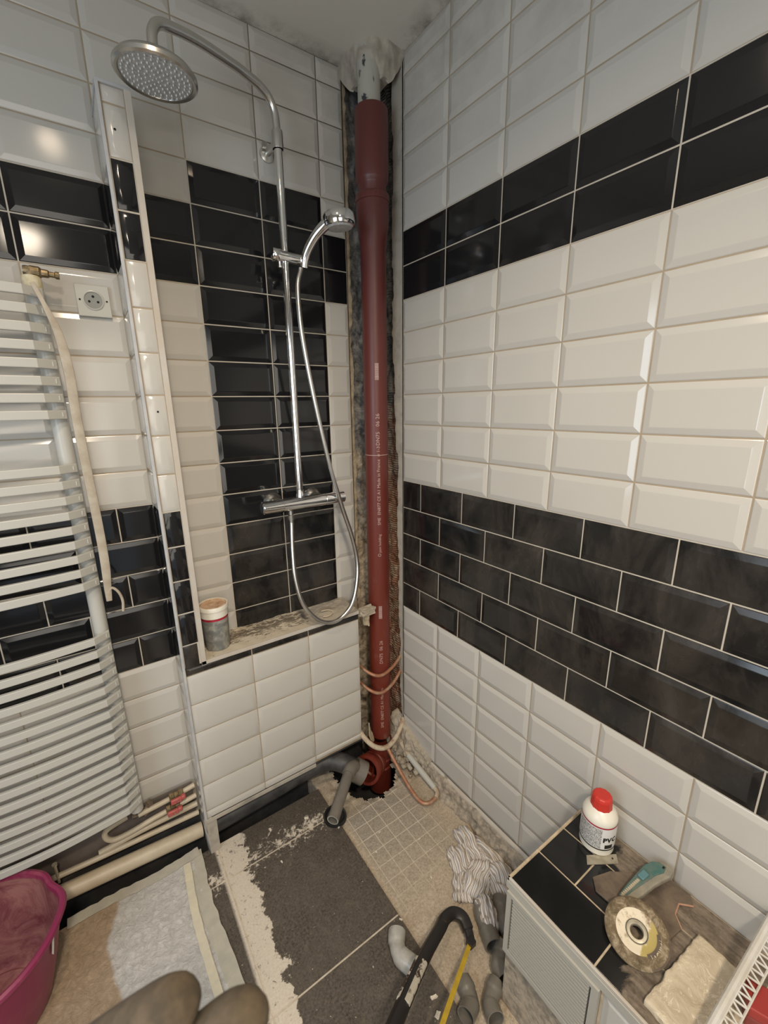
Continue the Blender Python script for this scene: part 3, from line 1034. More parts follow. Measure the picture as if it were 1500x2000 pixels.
# white painted stub above, plaster collar
mb = MB()
mb.lathe([(0.034, 1.09), (0.034, 1.20), (0.037, 1.23), (0.036, 1.29)], 'peel', Matrix.Translation((PX - 0.004, PY + 0.003, 0)), 40)
tag(mb.build('pipe_stub'), 'old white painted pipe with peeling paint above the red coupling', 'pipe')
mb = MB()
def collar(a, b):
    # lumpy plaster box round the pipe head, widening to the ceiling
    P = [(0.02, -0.155), (-0.055, -0.165), (-0.10, -0.155), (-0.135, -0.12), (-0.142, -0.06), (-0.135, 0.03)]
    q = a * (len(P) - 1); i = min(int(q), len(P) - 2); t = q - i
    x = P[i][0] * (1 - t) + P[i + 1][0] * t; y = P[i][1] * (1 - t) + P[i + 1][1] * t
    k = 0.50 + 0.5 * (b ** 0.6)
    z = CEIL - 0.078 + 0.08 * b
    k *= 0.93
    x = PX + (x - PX) * k; y = PY + (y - PY) * k
    n = 0.006 * nz((x * 30, y * 30, z * 30)) + 0.003 * nz((x * 90, y * 90, z * 60))
    return (x + n, y + n, z + (0.010 * nz((x * 45, y * 45, 1)) if b < 0.05 else 0))
mb.grid(70, 18, collar, 'plaster')
mb.add([(PX + (x - PX) * .5, PY + (y - PY) * .5, CEIL - 0.074) for x, y in [(0.02, -0.155), (-0.055, -0.165), (-0.10, -0.155), (-0.135, -0.12), (-0.142, -0.06), (-0.135, 0.03), (0.03, 0.03)]], [(0, 1, 2, 3, 4, 5, 6)], 'plaster')
struct(mb.build('trim_4', sharp=180), 'lumpy plaster collar around the pipe at the ceiling')

# red branch fitting in the floor hole
br = thing('branch_fitting', (-0.15, -0.15, -1.30), 'glossy dark red branch fitting sunk in the floor hole', 'pipe fitting')
mb = MB()
mb.lathe([(0.047, -1.36), (0.047, -1.16), (0.052, -1.15), (0.052, -1.115), (0.046, -1.11)], 'iron', Matrix.Translation((PX - 0.015, PY - 0.012, 0)), 40)
for q in (-1.2, -1.24):
    mb.lathe([(0.047, q), (0.052, q + 0.004), (0.047, q + 0.009)], 'iron', Matrix.Translation((PX - 0.015, PY - 0.012, 0)), 40)
mb.build('body', br)
mb = MB()
mt = along((-0.11, -0.12, -1.215), (-0.235, -0.19, -1.165))
mb.lathe([(0.046, 0.0), (0.047, 0.045), (0.053, 0.05), (0.053, 0.062), (0.049, 0.066), (0.049, 0.09), (0.058, 0.095), (0.060, 0.115), (0.057, 0.121), (0.046, 0.121), (0.044, 0.09)], 'iron', mt, 44)
mb.box((-0.004, -0.062, 0.01), (0.004, 0.062, 0.05), 'iron', mt)
mb.build('inlet_socket', br)

# black waste pipe running in the recess under the ledge
bp_ = thing('waste_pipe', (-0.5, -0.07, -1.12), 'dusty black waste pipe lying in the gap under the tiled ledge', 'pipe')
mb = MB()
pp = smooth_path([(-0.815, -0.075, -1.145), (-0.6, -0.075, -1.135), (-0.42, -0.08, -1.12), (-0.335, -0.10, -1.115), (-0.29, -0.145, -1.12), (-0.245, -0.185, -1.155)], 6)
mb.tube(pp, 0.036, 'blackpipe', 22)
mb.build('pipe', bp_)
mb = MB()
mb.tube([(-0.265, -0.172, -1.137), (-0.235, -0.195, -1.160)], 0.045, 'greypvc', 26)
mb.build('reducer', bp_)
# void walls behind
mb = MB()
mb.box((-0.79, -0.02, -1.42), (-0.13, 0.03, ZB), 'voidshade')
mb.box((-0.80, -0.14, ZB - 0.001), (XB, 0.0, ZB + 0.004), 'voidshade')
struct(mb.build('trim_5'), 'masonry behind the waste pipe, its shade painted near black')

# grey PVC tube with rubber ring
gp = thing('pvc_tube', (-0.43, -0.29, -1.19), 'open grey plastic tube slanting from the fitting down to the black ring', 'pipe')
a, b = V((-0.318, -0.216, -1.098)), V((-0.4500, -0.3330, -1.115))
mb = MB()
mt = along(b, a); L = (a - b).length
mb.lathe([(0.0165, 0.03), (0.0165, 0.0), (0.0205, 0.0), (0.0205, L)], 'greypvc', mt, 32)
mb.lathe([(0.0205, 0.001), (0.0204, -0.0004), (0.0166, -0.0004)], 'greypvc_light', mt, 32)
mb.build('tube', gp)
mb = MB()
mb.lathe([(0.0165, 0.03), (0.0, 0.0301)], 'darkhole', mt, 24)
mb.build('bore', gp)
mb = MB()
mb.tube(smooth_path([a, (-0.298, -0.200, -1.095), (-0.275, -0.188, -1.107), (-0.262, -0.178, -1.13)], 5), 0.0245, 'greypvc', 24)
mb.build('elbow', gp)
mb = MB()
mt = Matrix.Translation((-0.405, -0.262, FLOOR + 0.001)) @ Matrix.Rotation(0.1, 4, 'X')
mb.lathe([(0.0, 0.003), (0.024, 0.003), (0.031, 0.004), (0.033, 0.012), (0.038, 0.014), (0.042, 0.008), (0.043, 0.0)], 'rubber', mt, 40)
tag(mb.build('rubber_ring'), 'black rubber ring lying on the slate floor under the grey tube', 'ring')

# ------------------------------------------------------------------ copper tubes
def copper(name, pts, label, m='copper', r=0.0065, n=8, group=None):
    mb = MB(); mb.tube(smooth_path(pts, n), r, m, 12)
    return tag(mb.build(name), label, 'copper pipe', group)
copper('copper_pipe', [(-0.185, -0.055, -0.728), (-0.168, -0.135, -0.752), (-0.125, -0.163, -0.771), (-0.06, -0.155, -0.764), (0.006, -0.130, -0.742)],
       'dull copper pipe bent round the red stack, upper of the two close together')
copper('copper_pipe', [(-0.185, -0.055, -0.805), (-0.168, -0.135, -0.830), (-0.125, -0.163, -0.851), (-0.06, -0.155, -0.842), (0.006, -0.130, -0.812)],
       'dull copper pipe bent round the red stack, lower of the two close together')
copper('copper_pipe', [(-0.205, -0.06, -0.985), (-0.205, -0.13, -1.025), (-0.175, -0.178, -1.07), (-0.125, -0.195, -1.092), (-0.07, -0.185, -1.085), (-0.02, -0.165, -1.055), (0.0, -0.15, -1.04)],
       'plaster-caked bent pipe round the foot of the red stack', 'copper_plaster', 0.010)
ul = thing('copper_loop', (-0.08, -0.40, -1.19), 'copper and white pipe loop reaching from the corner onto the mosaic', 'copper pipe')
mb = MB(); mb.tube(smooth_path([(-0.115, -0.192, -1.10), (-0.115, -0.28, -1.150), (-0.117, -0.355, -1.178), (-0.112, -0.405, -1.188), (-0.09, -0.425, -1.190), (-0.055, -0.425, -1.188)], 8), 0.0075, 'copper', 12)
mb.build('copper_leg', ul)
mb = MB(); mb.tube(smooth_path([(-0.055, -0.425, -1.188), (-0.035, -0.41, -1.185), (-0.033, -0.38, -1.18)], 6), 0.0085, 'copper_plaster', 12)
mb.build('bend', ul)
mb = MB(); mb.tube([(-0.033, -0.395, -1.182), (-0.034, -0.32, -1.168), (-0.036, -0.235, -1.15)], [0.0105, 0.0125, 0.012], 'radiator', 16)
mb.tube([(-0.036, -0.235, -1.15), (-0.03, -0.16, -1.13)], 0.009, 'copper_plaster', 12)
mb.build('white_leg', ul)
# hanging flake of beige board beside the pipe foot
mb = MB()
mt = Matrix.Translation((-0.175, -0.165, -1.0))
P = [(-0.022, 0.05), (-0.018, 0.03), (-0.006, 0.0), (0.008, -0.02), (0.022, -0.055), (0.028, -0.075), (0.012, -0.072), (-0.006, -0.045), (-0.02, -0.015)]
mb.prism([(x, y) for x, y in P], -0.002, 0.002, 'plaster_edge', mt @ Matrix.Rotation(0.6, 4, 'Z') @ Matrix.Rotation(PI / 2, 4, 'X'))
tag(mb.build('plaster_flake'), 'pointed beige flake wedged between ledge and pipe foot', 'debris')
# mortar block at the ledge end
mb = MB()
def lumpbox(mb, c, s, m, seed, rot=0.0, k=7, amp=0.25):
    c = V(c)
    bm = bmesh.new(); bmesh.ops.create_cube(bm, size=2)
    bmesh.ops.subdivide_edges(bm, edges=bm.edges, cuts=k, use_grid_fill=True)
    vs = []
    R = Matrix.Rotation(rot, 3, 'Z')
    for v in bm.verts:
        p = v.co.copy()
        q = V((p.x * s[0], p.y * s[1], p.z * s[2]))
        n = noise.noise(p * 1.3 + V((seed, seed, seed))) * amp + noise.noise(p * 4 + V((seed, 0, 0))) * amp * .5
        q *= (1 + n)
        vs.append(R @ q + c)
    fs = [[w.index for w in f.verts] for f in bm.faces]
    bm.free()
    mb.add(vs, fs, m, False)
lumpbox(mb, (-0.165, -0.138, -0.486), (0.030, 0.016, 0.014), 'mortar', 3, 0.1)
lumpbox(mb, (-0.168, -0.135, -0.522), (0.008, 0.010, 0.024), 'plaster_edge', 5, 0.1)
tag(mb.build('mortar_lump'), 'crumbly mortar lump jutting from the ledge end to the red pipe', 'debris')

# ------------------------------------------------------------------ shower column
RX, RY = -0.386, -0.085
sh = thing('shower_column', (RX, RY, -0.045), 'chrome shower column with round overhead rose on the tiled wall', 'shower')
mb = MB()
rail = [(RX, RY, -0.03), (RX, RY, 0.5), (RX, RY, 0.985)]
mb.tube(rail, 0.0115, 'chrome', 28)
mb.build('riser_rail', sh)
mb = MB()
armp = [(RX, RY, 0.975), (RX, RY, 1.00)] + smooth_path([(RX, RY, 1.00), (RX - 0.004, RY - 0.001, 1.045), (RX - 0.022, RY - 0.008, 1.073), (RX - 0.055, RY - 0.022, 1.084)], 8)
armp += smooth_path([(-0.50, -0.133, 1.084), (-0.60, -0.178, 1.073), (-0.662, -0.205, 1.060), (-0.695, -0.219, 1.048), (-0.711, -0.227, 1.025), (-0.714, -0.229, 0.995)], 8)
mb.tube(armp, 0.0105, 'dullchrome', 24)
mb.build('shower_arm', sh)
HC = V((-0.714, -0.229, 0.948))
mt = Matrix.Translation(HC) @ Matrix.Rotation(0.04, 4, 'Y') @ Matrix.Rotation(0.05, 4, 'X')
RS = 0.0815
mb = MB()
mb.lathe([(0.0, 0.046), (0.012, 0.046), (0.013, 0.030), (0.020, 0.026), (0.055, 0.020), (RS - 0.006, 0.012), (RS, 0.004), (RS, -0.003), (RS - 0.004, -0.006), (RS - 0.010, -0.004), (RS - 0.0105, -0.002)], 'dullchrome', mt, 64)
hd = mb.build('rose', sh)
mb = MB()
mb.lathe([(0.0, -0.0045), (RS - 0.011, -0.0025)], 'nozzle', mt, 64)
mb.build('spray_plate', hd)
mb = MB()
for rr, n in ((0.0, 1), (0.011, 6), (0.022, 12), (0.033, 18), (0.044, 24), (0.055, 30), (0.065, 34)):
    for k in range(n):
        a = 2 * PI * k / n
        mb.lathe([(0.0016, -0.003), (0.0013, -0.0062), (0.0, -0.0064)], 'nubs', mt @ Matrix.Translation((rr * math.cos(a), rr * math.sin(a), 0)), 8)
tag(mb.build('nozzles', hd), 'rubber nozzles', None, None, 'stuff')
# wall bracket
mb = MB()
mb.lathe([(0.0145, -0.022), (0.0155, -0.018), (0.0155, 0.018), (0.0145, 0.022)], 'dullchrome', Matrix.Translation((RX, RY, 0.985)), 28)
mb.tube([(RX, RY, 0.985), (RX, -0.012, 0.985)], 0.0085, 'dullchrome', 18)
mb.lathe([(0.0, 0.0), (0.021, 0.0), (0.021, 0.006), (0.010, 0.011), (0.0, 0.011)], 'dullchrome', Matrix.Translation((RX, -0.0005, 0.985)) @ Matrix.Rotation(PI / 2, 4, 'X'), 32)
mb.box((-0.405, -0.03, 0.990), (-0.394, -0.018, 1.003), 'dullchrome')
mb.build('wall_bracket', sh)
# slider
mb = MB()
mt = along((-0.424, -0.083, 0.700), (-0.318, -0.100, 0.690))
mb.lathe([(0.0, 0.0), (0.0165, 0.0), (0.0178, 0.002), (0.0178, 0.022), (0.0150, 0.026), (0.0150, 0.088), (0.0140, 0.106), (0.0, 0.106)], 'chrome', mt, 32)
sl = mb.build('slider', sh)
mb = MB(); mb.lathe([(0.004, 0.0), (0.004, 0.012), (0.0055, 0.013), (0.0055, 0.018), (0.0, 0.018)], 'chrome', Matrix.Translation((-0.405, -0.088, 0.684)) @ Matrix.Rotation(PI, 4, 'X'), 14)
mb.build('clamp_screw', sl)
# thermostatic mixer
mb = MB()
mt = along((-0.523, -0.092, -0.040), (-0.223, -0.092, -0.040))
R = 0.0205
mb.lathe([(0.0, 0.0), (R - .004, 0.0), (R - .004, 0.004), (R, 0.005), (R, 0.066), (R - 0.001, 0.067), (R - 0.001, 0.069), (R + .0006, 0.070), (R + .0006, 0.222), (R - 0.001, 0.223), (R - 0.001, 0.225), (R, 0.226), (R, 0.298), (R - .003, 0.3), (0.0, 0.3)], 'chrome', mt, 40)
mx = mb.build('mixer', sh)
for x in (-0.452, -0.302):
    mb = MB()
    mb.lathe([(0.033, 0.0), (0.033, 0.004), (0.031, 0.010), (0.024, 0.017), (0.020, 0.022), (0.020, 0.09)], 'dullchrome', Matrix.Translation((x, -0.001, -0.044)) @ Matrix.Rotation(PI / 2, 4, 'X'), 36)
    mb.build('flange', mx)
mb = MB()
mb.lathe([(0.0, 0.0), (0.0145, 0.0), (0.0145, 0.012), (0.0115, 0.02), (0.0115, 0.03)], 'chrome', Matrix.Translation((RX, RY - 0.003, -0.024)), 24)
mb.build('rail_foot', mx)
# hand shower
hs = thing('hand_shower', (-0.335, -0.120, 0.68), 'chrome hand shower with grey hose hooked on the slider', 'shower head')
mb = MB()
hp = smooth_path([(-0.336, -0.106, 0.672), (-0.333, -0.118, 0.705), (-0.318, -0.145, 0.742), (-0.298, -0.172, 0.768), (-0.277, -0.190, 0.784)], 8)
mb.tube(hp, [0.0120 + 0.0035 * (i / (len(hp) - 1)) for i in range(len(hp))], 'chrome', 24)
mb.build('handle', hs)
hc = V((-0.262, -0.194, 0.786))
nrm = V((0.08, 0.02, -1.0)).normalized()
mt = along(hc, hc + nrm)
mb = MB()
mb.lathe([(0.0, -0.018), (0.026, -0.018), (0.040, -0.014), (0.0450, -0.006), (0.0455, 0.014), (0.043, 0.020), (0.040, 0.021)], 'chrome', mt, 48)
h2 = mb.build('head', hs)
mb = MB(); mb.lathe([(0.0, 0.0265), (0.034, 0.0250), (0.0405, 0.0195)], 'nozzle', mt, 48)
mb.build('spray_face', h2)
mb = MB()
hose = smooth_path([(-0.425, -0.092, -0.060), (-0.425, -0.092, -0.10), (-0.436, -0.110, -0.20), (-0.441, -0.130, -0.29), (-0.428, -0.148, -0.375), (-0.385, -0.156, -0.443), (-0.335, -0.158, -0.472), (-0.285, -0.157, -0.468), (-0.235, -0.152, -0.425),
                    (-0.205, -0.140, -0.345), (-0.197, -0.128, -0.27), (-0.212, -0.122, -0.18), (-0.246, -0.121, -0.07), (-0.290, -0.120, 0.09), (-0.334, -0.119, 0.31), (-0.360, -0.116, 0.49), (-0.362, -0.110, 0.61), (-0.345, -0.104, 0.668)], 12)
mb.tube(hose, 0.0074, 'dullchrome', 14)
mb.build('hose', hs)
mb = MB()
mb.lathe([(0.0075, 0.0), (0.0078, 0.018), (0.010, 0.019), (0.0105, 0.035), (0.008, 0.037), (0.008, 0.05)], 'dullchrome', Matrix.Translation((-0.425, -0.092, -0.112)), 20)
mb.build('hose_nut', hs)

# ------------------------------------------------------------------ towel radiator
rad = thing('towel_radiator', (-1.0, -0.055, -0.95), 'white ladder towel radiator with curved flat bars on the left wall', 'radiator')
for x in (-1.0, -1.47):
    mb = MB()
    mb.tube([(x, -0.052, -0.965), (x, -0.052, 0.548)], 0.0185, 'radiator', 24)
    mb.build('post', rad)
zs = [0.532 - 0.0385 * k for k in range(8)] + [0.132 - 0.0385 * k for k in range(9)] + [-0.335 - 0.0385 * k for k in range(16)]
def barmesh():
    mb = MB()
    cs = []
    n = 16
    for i in range(n + 1):
        t = i / n
        x = -1.452 + 0.434 * t
        y = -0.106 - 0.020 * math.sin(PI * t)
        cs.append((x, y))
    cs = [(-1.488, -0.078)] + cs + [(-0.982, -0.078)]
    h, d = 0.0105, 0.011
    vs = []
    for i, (x, y) in enumerate(cs):
        vs += [(x, y, -h), (x, y, h), (x, y + d, h), (x, y + d, -h)]
    fs = []
    for i in range(len(cs) - 1):
        a = i * 4
        for k in range(4):
            k2 = (k + 1) % 4
            fs.append((a + k, a + 4 + k, a + 4 + k2, a + k2))
    e = (len(cs) - 1) * 4
    fs += [(0, 1, 2, 3), (e + 3, e + 2, e + 1, e)]
    mb.add(vs, fs, 'radiator')
    mb.box((-1.012, -0.085, -0.006), (-0.988, -0.060, 0.006), 'radiator')
    mb.box((-1.482, -0.085, -0.006), (-1.458, -0.060, 0.006), 'radiator')
    return mb
bar0 = barmesh().build('bar', rad, bevel=0.0018)
base = V(bar0.location)
bar0.location = base + V((0, 0, zs[0]))
for z in zs[1:]:
    c = bar0.copy(); COL.objects.link(c); c.parent = rad
    c.location = base + V((0, 0, z))
mb = MB()
mb.lathe([(0.0192, 0.0), (0.0195, 0.022), (0.017, 0.026)], 'tape', Matrix.Translation((-1.0, -0.052, 0.545)), 24)
mb.build('tape_wrap', rad)
mb = MB()
Tm = Matrix.Translation((-1.0, -0.052, 0.571))
mb.lathe([(0.012, 0.0), (0.012, 0.018), (0.0, 0.018)], 'greenbrass', Tm, 12)
mt = along((-1.012, -0.052, 0.582), (-0.945, -0.058, 0.577))
mb.lathe([(0.0, 0.0), (0.010, 0.0), (0.011, 0.004), (0.011, 0.012), (0.0125, 0.013), (0.0125, 0.030), (0.009, 0.034), (0.0085, 0.046), (0.006, 0.048), (0.006, 0.058), (0.008, 0.06), (0.008, 0.067), (0.0, 0.067)], 'greenbrass', mt, 10, smooth=False)
mb.build('bleed_valve', rad)

# beige sleeve hanging beside the radiator
sl = thing('hanging_sleeve', (-0.968, -0.108, -0.25), 'long beige fabric-like sleeve hanging down the radiator side, hooked tip', 'cord')
mb = MB()
p = smooth_path([(-0.998, -0.115, 0.545), (-0.982, -0.118, 0.495), (-0.968, -0.115, 0.44), (-0.962, -0.112, 0.36), (-0.964, -0.112, 0.25), (-0.963, -0.112, 0.12), (-0.961, -0.111, -0.02), (-0.962, -0.110, -0.12), (-0.966, -0.110, -0.185), (-0.968, -0.110, -0.225)], 6)
rr = []
for i in range(len(p)):
    t = i / (len(p) - 1)
    rr.append(0.45 if t < 0.10 else (0.5 + 0.5 * min(1, (t - 0.10) / 0.18)) if t < 0.8 else 1.0 - 0.35 * (t - 0.8) / 0.2)
mb.tube(p, rr, 'trunk', 12, flat=(0.0105, 0.005), up=(1, 0, 0))
mb.build('sleeve', sl)
mb = MB()
mb.tube(smooth_path([(-0.968, -0.110, -0.205), (-0.957, -0.112, -0.190), (-0.944, -0.114, -0.205), (-0.938, -0.114, -0.232), (-0.941, -0.114, -0.262)], 6), [0.0035 + 0.0 * i for i in range(25)], 'trunk', 10)
mb.build('hook', sl)

# wall outlet
ou = thing('wall_outlet', (-0.882, -0.008, 0.54), 'square ivory wall socket with round two-pin well', 'socket')
mb = MB()
mb.box((-0.9185, -0.009, 0.503), (-0.8455, -0.0015, 0.577), 'outlet')
mb.build('plate', ou, bevel=0.0015)
mt = Matrix.Translation((-0.882, -0.009, 0.541)) @ Matrix.Rotation(PI / 2, 4, 'X')
mb = MB()
mb.lathe([(0.0225, 0.0), (0.0225, 0.0025), (0.0205, 0.003), (0.0195, 0.002), (0.0195, 0.0002)], 'outlet', mt, 40)
mb.build('rim', ou)
mb = MB(); mb.lathe([(0.0, 0.0004), (0.0196, 0.0006)], 'outlet_shade', mt, 40); mb.build('well', ou)
mb = MB()
for x, z, q in ((-0.0095, -0.003, 0.0028), (0.0095, -0.003, 0.0028), (0.0, 0.009, 0.003), (-0.029, 0.0, 0.0022), (0.029, 0.0, 0.0022)):
    mb.lathe([(0.0, 0.0011), (q, 0.0011)], 'darkhole', Matrix.Translation((-0.882 + x, -0.0090, 0.541 + z)) @ Matrix.Rotation(PI / 2, 4, 'X'), 16)
mb.build('pin_holes', ou)

# ------------------------------------------------------------------ pipes at the foot of the left wall
def hpipe(name, pts, r, m, label, n=18):
    mb = MB(); mb.tube(smooth_path(pts, 5), r, m, n); return tag(mb.build(name), label, 'pipe')
XR = -0.826
hpipe('drain_pipe', [(-1.75, -0.064, -1.075), (-1.24, -0.064, -1.122), (XR, -0.064, -1.157)], 0.0240, 'cream', 'thick cream drain pipe, lowest along the left wall foot')
hpipe('heating_pipe', [(-1.75, -0.045, -1.03), (-1.24, -0.040, -1.080), (XR, -0.036, -1.108)], 0.0085, 'cream', 'thin cream pipe just above the thick drain pipe')
hpipe('heating_pipe', [(-1.12, -0.028, -1.085), (-1.0, -0.028, -1.075), (XR, -0.026, -1.078)], 0.0100, 'cream', 'thin cream pipe, second above the thick drain pipe')
vp = thing('valve_pipe', (-0.9, -0.03, -1.03), 'two cream pipes joined at small red stop valves', 'pipe')
mb = MB(); mb.tube(smooth_path([(XR, -0.030, -0.995), (-0.875, -0.032, -1.0), (-0.93, -0.032, -1.005), (-1.0, -0.030, -1.01)], 5), 0.0085, 'cream', 14); mb.build('pipe', vp)
mb = MB(); mb.tube(smooth_path([(XR, -0.034, -1.035), (-0.875, -0.036, -1.038), (-0.96, -0.036, -1.045), (-1.03, -0.036, -1.055), (-1.075, -0.034, -1.055), (-1.095, -0.032, -1.035), (-1.088, -0.030, -1.01), (-1.03, -0.028, -0.998)], 7), 0.0085, 'cream', 14); mb.build('looped_pipe', vp)
for z, x in ((-0.998, -0.885), (-1.038, -0.900)):
    mb = MB()
    mb.lathe([(0.011, -0.022), (0.0135, -0.020), (0.0135, -0.008), (0.0115, -0.006), (0.0115, 0.006), (0.0135, 0.008), (0.0135, 0.02), (0.011, 0.022)], 'greenbrass', Matrix.Translation((x, -0.034, z)) @ Matrix.Rotation(PI / 2, 4, 'Y'), 8, smooth=False)
    bd = mb.build('valve_body', vp)
    mb = MB()
    mb.box((x - 0.020, -0.062, z - 0.010), (x + 0.014, -0.052, z + 0.008), 'redplastic')
    mb.box((x + 0.012, -0.064, z - 0.004), (x + 0.026, -0.050, z + 0.010), 'redplastic')
    mb.lathe([(0.0, 0.0), (0.0045, 0.0), (0.0045, 0.012)], 'steel', Matrix.Translation((x, -0.052, z)) @ Matrix.Rotation(PI / 2, 4, 'X'), 12)
    mb.build('red_lever', bd, bevel=0.003)
mb = MB()
for x in (-1.225,):
    mb.lathe([(0.0, -0.05), (0.004, -0.05), (0.004, 0.015), (0.007, 0.016), (0.007, 0.022), (0.0, 0.022)], 'steel', Matrix.Translation((x, -0.045, -1.05)), 12)
    mb.lathe([(0.0235, -0.008), (0.026, -0.006), (0.026, 0.006), (0.0235, 0.008)], 'greenbrass', along((x - 0.012, -0.066, -1.126), (x + 0.5, -0.066, -1.168)), 24)
tag(mb.build('pipe_clip'), 'rusty metal clip holding the cream pipes near the basin', 'clip')
# debris pile under the radiator corner
mb = MB()
for i in range(9):
    lumpbox(mb, (-0.985 + random.uniform(-.03, .03), -0.02 + random.uniform(-.004, .004), -1.0 + random.uniform(-.03, .012)), (0.010, 0.006, 0.006), 'leather', i, i, 2, 0.4)
tag(mb.build('lint_clump'), 'brown lint clump behind the bottom bar of the radiator', 'debris')

# ------------------------------------------------------------------ fleece mat and masking tape
mb = MB()
def fl(a, b):
    xr = -0.872 + 0.02 * b * (1 - b) * 2
    x = xr + (1 - a) * -0.85
    y = -0.112 - 1.35 * b
    if a > 0.985: x += 0.003 * nz((y * 60, 0, 0))
    z = FLOOR + 0.0035 + 0.0022 * nz((x * 22, y * 22, 0)) + 0.0012 * nz((x * 70, y * 70, 3))
    return (x, y, z)
mb.grid(150, 200, fl, 'fleece')
fle = tag(mb.build('floor_fleece', sharp=180), 'white floor protection fleece with tan damp patch under the basin', 'floor mat')
def tapestrip(name, pts, w, m, label, wob=0.0015):
    mb = MB()
    P = smooth_path(pts, 14)
    vs = []; fs = []
    for i, p in enumerate(P):
        t = (P[min(i + 1, len(P) - 1)] - P[max(i - 1, 0)]).normalized(); n = V((-t.y, t.x, 0))
        for q in (-1, 1):
            e = p + n * (w / 2 * q + wob * nz((i * .4, q, 2))) + V((0, 0, 0.0006 * nz((i * .7, q, 5))))
            vs += [e, e - V((0, 0, 0.0012))]
    for i in range(len(P) - 1):
        a = i * 4
        fs += [(a, a + 4, a + 6, a + 2), (a, a + 1, a + 5, a + 4), (a + 2, a + 6, a + 7, a + 3)]
    mb.add(vs, fs, m, False)
    return tag(mb.build(name), label, 'tape')
zt = FLOOR + 0.0085
tapestrip('masking_tape', [(-0.893, -0.13, zt), (-0.902, -0.30, zt), (-0.895, -0.50, zt), (-0.880, -0.75, zt), (-0.87, -1.0, zt)], 0.022, 'maskingtape', 'cream masking tape strip along the right edge of the fleece')
tapestrip('masking_tape', [(-0.862, -0.10, zt - 0.004), (-0.868, -0.30, zt - 0.004), (-0.853, -0.50, zt - 0.004), (-0.846, -0.75, zt - 0.004), (-0.83, -1.0, zt - 0.004)], 0.040, 'tapedull', 'dull grey-green tape strip between the fleece and the slate tiles', 0.004)
tapestrip('masking_tape', [(-1.22, -0.108, zt - 0.001), (-1.10, -0.108, zt - 0.001), (-0.98, -0.116, zt - 0.001), (-0.85, -0.106, zt - 0.001)], 0.032, 'tapedull', 'crinkled tape strip along the back edge of the fleece by the pipes', 0.004)

# ------------------------------------------------------------------ purple basin
ba = thing('basin', (-1.36, -0.22, FLOOR + 0.006), 'purple plastic basin with dried dirt inside on the fleece', 'basin')
BC = (-1.374, -0.250)
def bshape(a):
    # plan radius factor with a pouring lip pinch at right rear
    k = 1.0 + 0.030 * math.exp(-((a - 0.02) / 0.20) ** 2) - 0.040 * math.exp(-((a - 0.42) / 0.15) ** 2)
    return k
Hb = 0.245
def brow(rad, z, n=96, sq=1.0):
    out = []
    for k in range(n):
        a = 2 * PI * k / n
        aa = a if a < PI else a - 2 * PI
        f = 1 + (bshape(aa) - 1) * max(0.0, (z - 0.08) / (Hb - 0.08)) ** 1.5
        dz = 0.0
        out.append((BC[0] + math.cos(a) * rad * f, BC[1] + math.sin(a) * rad * f * 0.96, FLOOR + 0.006 + z + dz))
    return out
def rings(mb, prof, m, n=96):
    vs = sum([brow(r_, z_, n) for r_, z_ in prof], [])
    fs = []
    for i in range(len(prof) - 1):
        for k in range(n):
            k2 = (k + 1) % n
            fs.append((i * n + k, i * n + k2, (i + 1) * n + k2, (i + 1) * n + k))
    mb.add(vs, fs, m, True)
mb = MB()
rings(mb, [(0.001, 0.0), (0.115, 0.0), (0.122, 0.004), (0.130, 0.02), (0.155, 0.12), (0.1765, Hb - 0.012)], 'plum')
mb.build('bowl', ba)
mb = MB()
rings(mb, [(0.001, 0.008), (0.09, 0.008), (0.098, 0.010), (0.104, 0.007), (0.115, 0.010), (0.126, 0.024), (0.151, 0.12), (0.1715, Hb - 0.008)], 'plumdust')
mb.build('inside', ba)
mb = MB()
rings(mb, [(0.171, Hb - 0.010), (0.174, Hb + 0.001), (0.180, Hb + 0.004), (0.187, Hb + 0.001), (0.189, Hb - 0.006), (0.186, Hb - 0.012), (0.178, Hb - 0.012)], 'plum')
mb.build('rim', ba)
mb = MB()
pts = []
for a in (-0.42, -0.36):
    for rz in ((0.1765, 0.215), (0.1690, 0.175)):
        pts.append((BC[0] + math.cos(a) * rz[0], BC[1] + math.sin(a) * rz[0] * .96, FLOOR + 0.006 + rz[1]))
mb.add([pts[0], pts[2], pts[3], ((pts[1][0] + pts[3][0]) / 2, (pts[1][1] + pts[3][1]) / 2, pts[1][2] - .01), pts[1]], [(0, 1, 2, 3, 4)], 'labelwhite')
mb.build('sticker', ba)

# ------------------------------------------------------------------ filler pot on the ledge
pt = thing('filler_pot', (-0.700, -0.075, ZL), 'grey filler pot with white rim and rusty lid on the ledge', 'pot')
T1 = Matrix.Translation((-0.700, -0.075, ZL + 0.0005))
mb = MB(); mb.lathe([(0.0, 0.0), (0.036, 0.0), (0.0375, 0.003), (0.0405, 0.105), (0.0405, 0.112)], 'filler', T1, 48); mb.build('body', pt)
mb = MB(); mb.lathe([(0.0409, 0.1045), (0.0409, 0.1115)], 'crimson', T1, 48); mb.build('red_band', pt)
mb = MB(); mb.lathe([(0.0412, 0.1115), (0.0425, 0.113), (0.0425, 0.134), (0.0450, 0.136), (0.0450, 0.146), (0.0435, 0.149), (0.041, 0.149), (0.0405, 0.1455)], 'bottle', T1, 48); mb.build('rim', pt)
mb = MB(); mb.lathe([(0.0, 0.1470), (0.034, 0.1475), (0.0365, 0.149), (0.0405, 0.1462)], 'lid', T1, 48); mb.build('lid', pt)

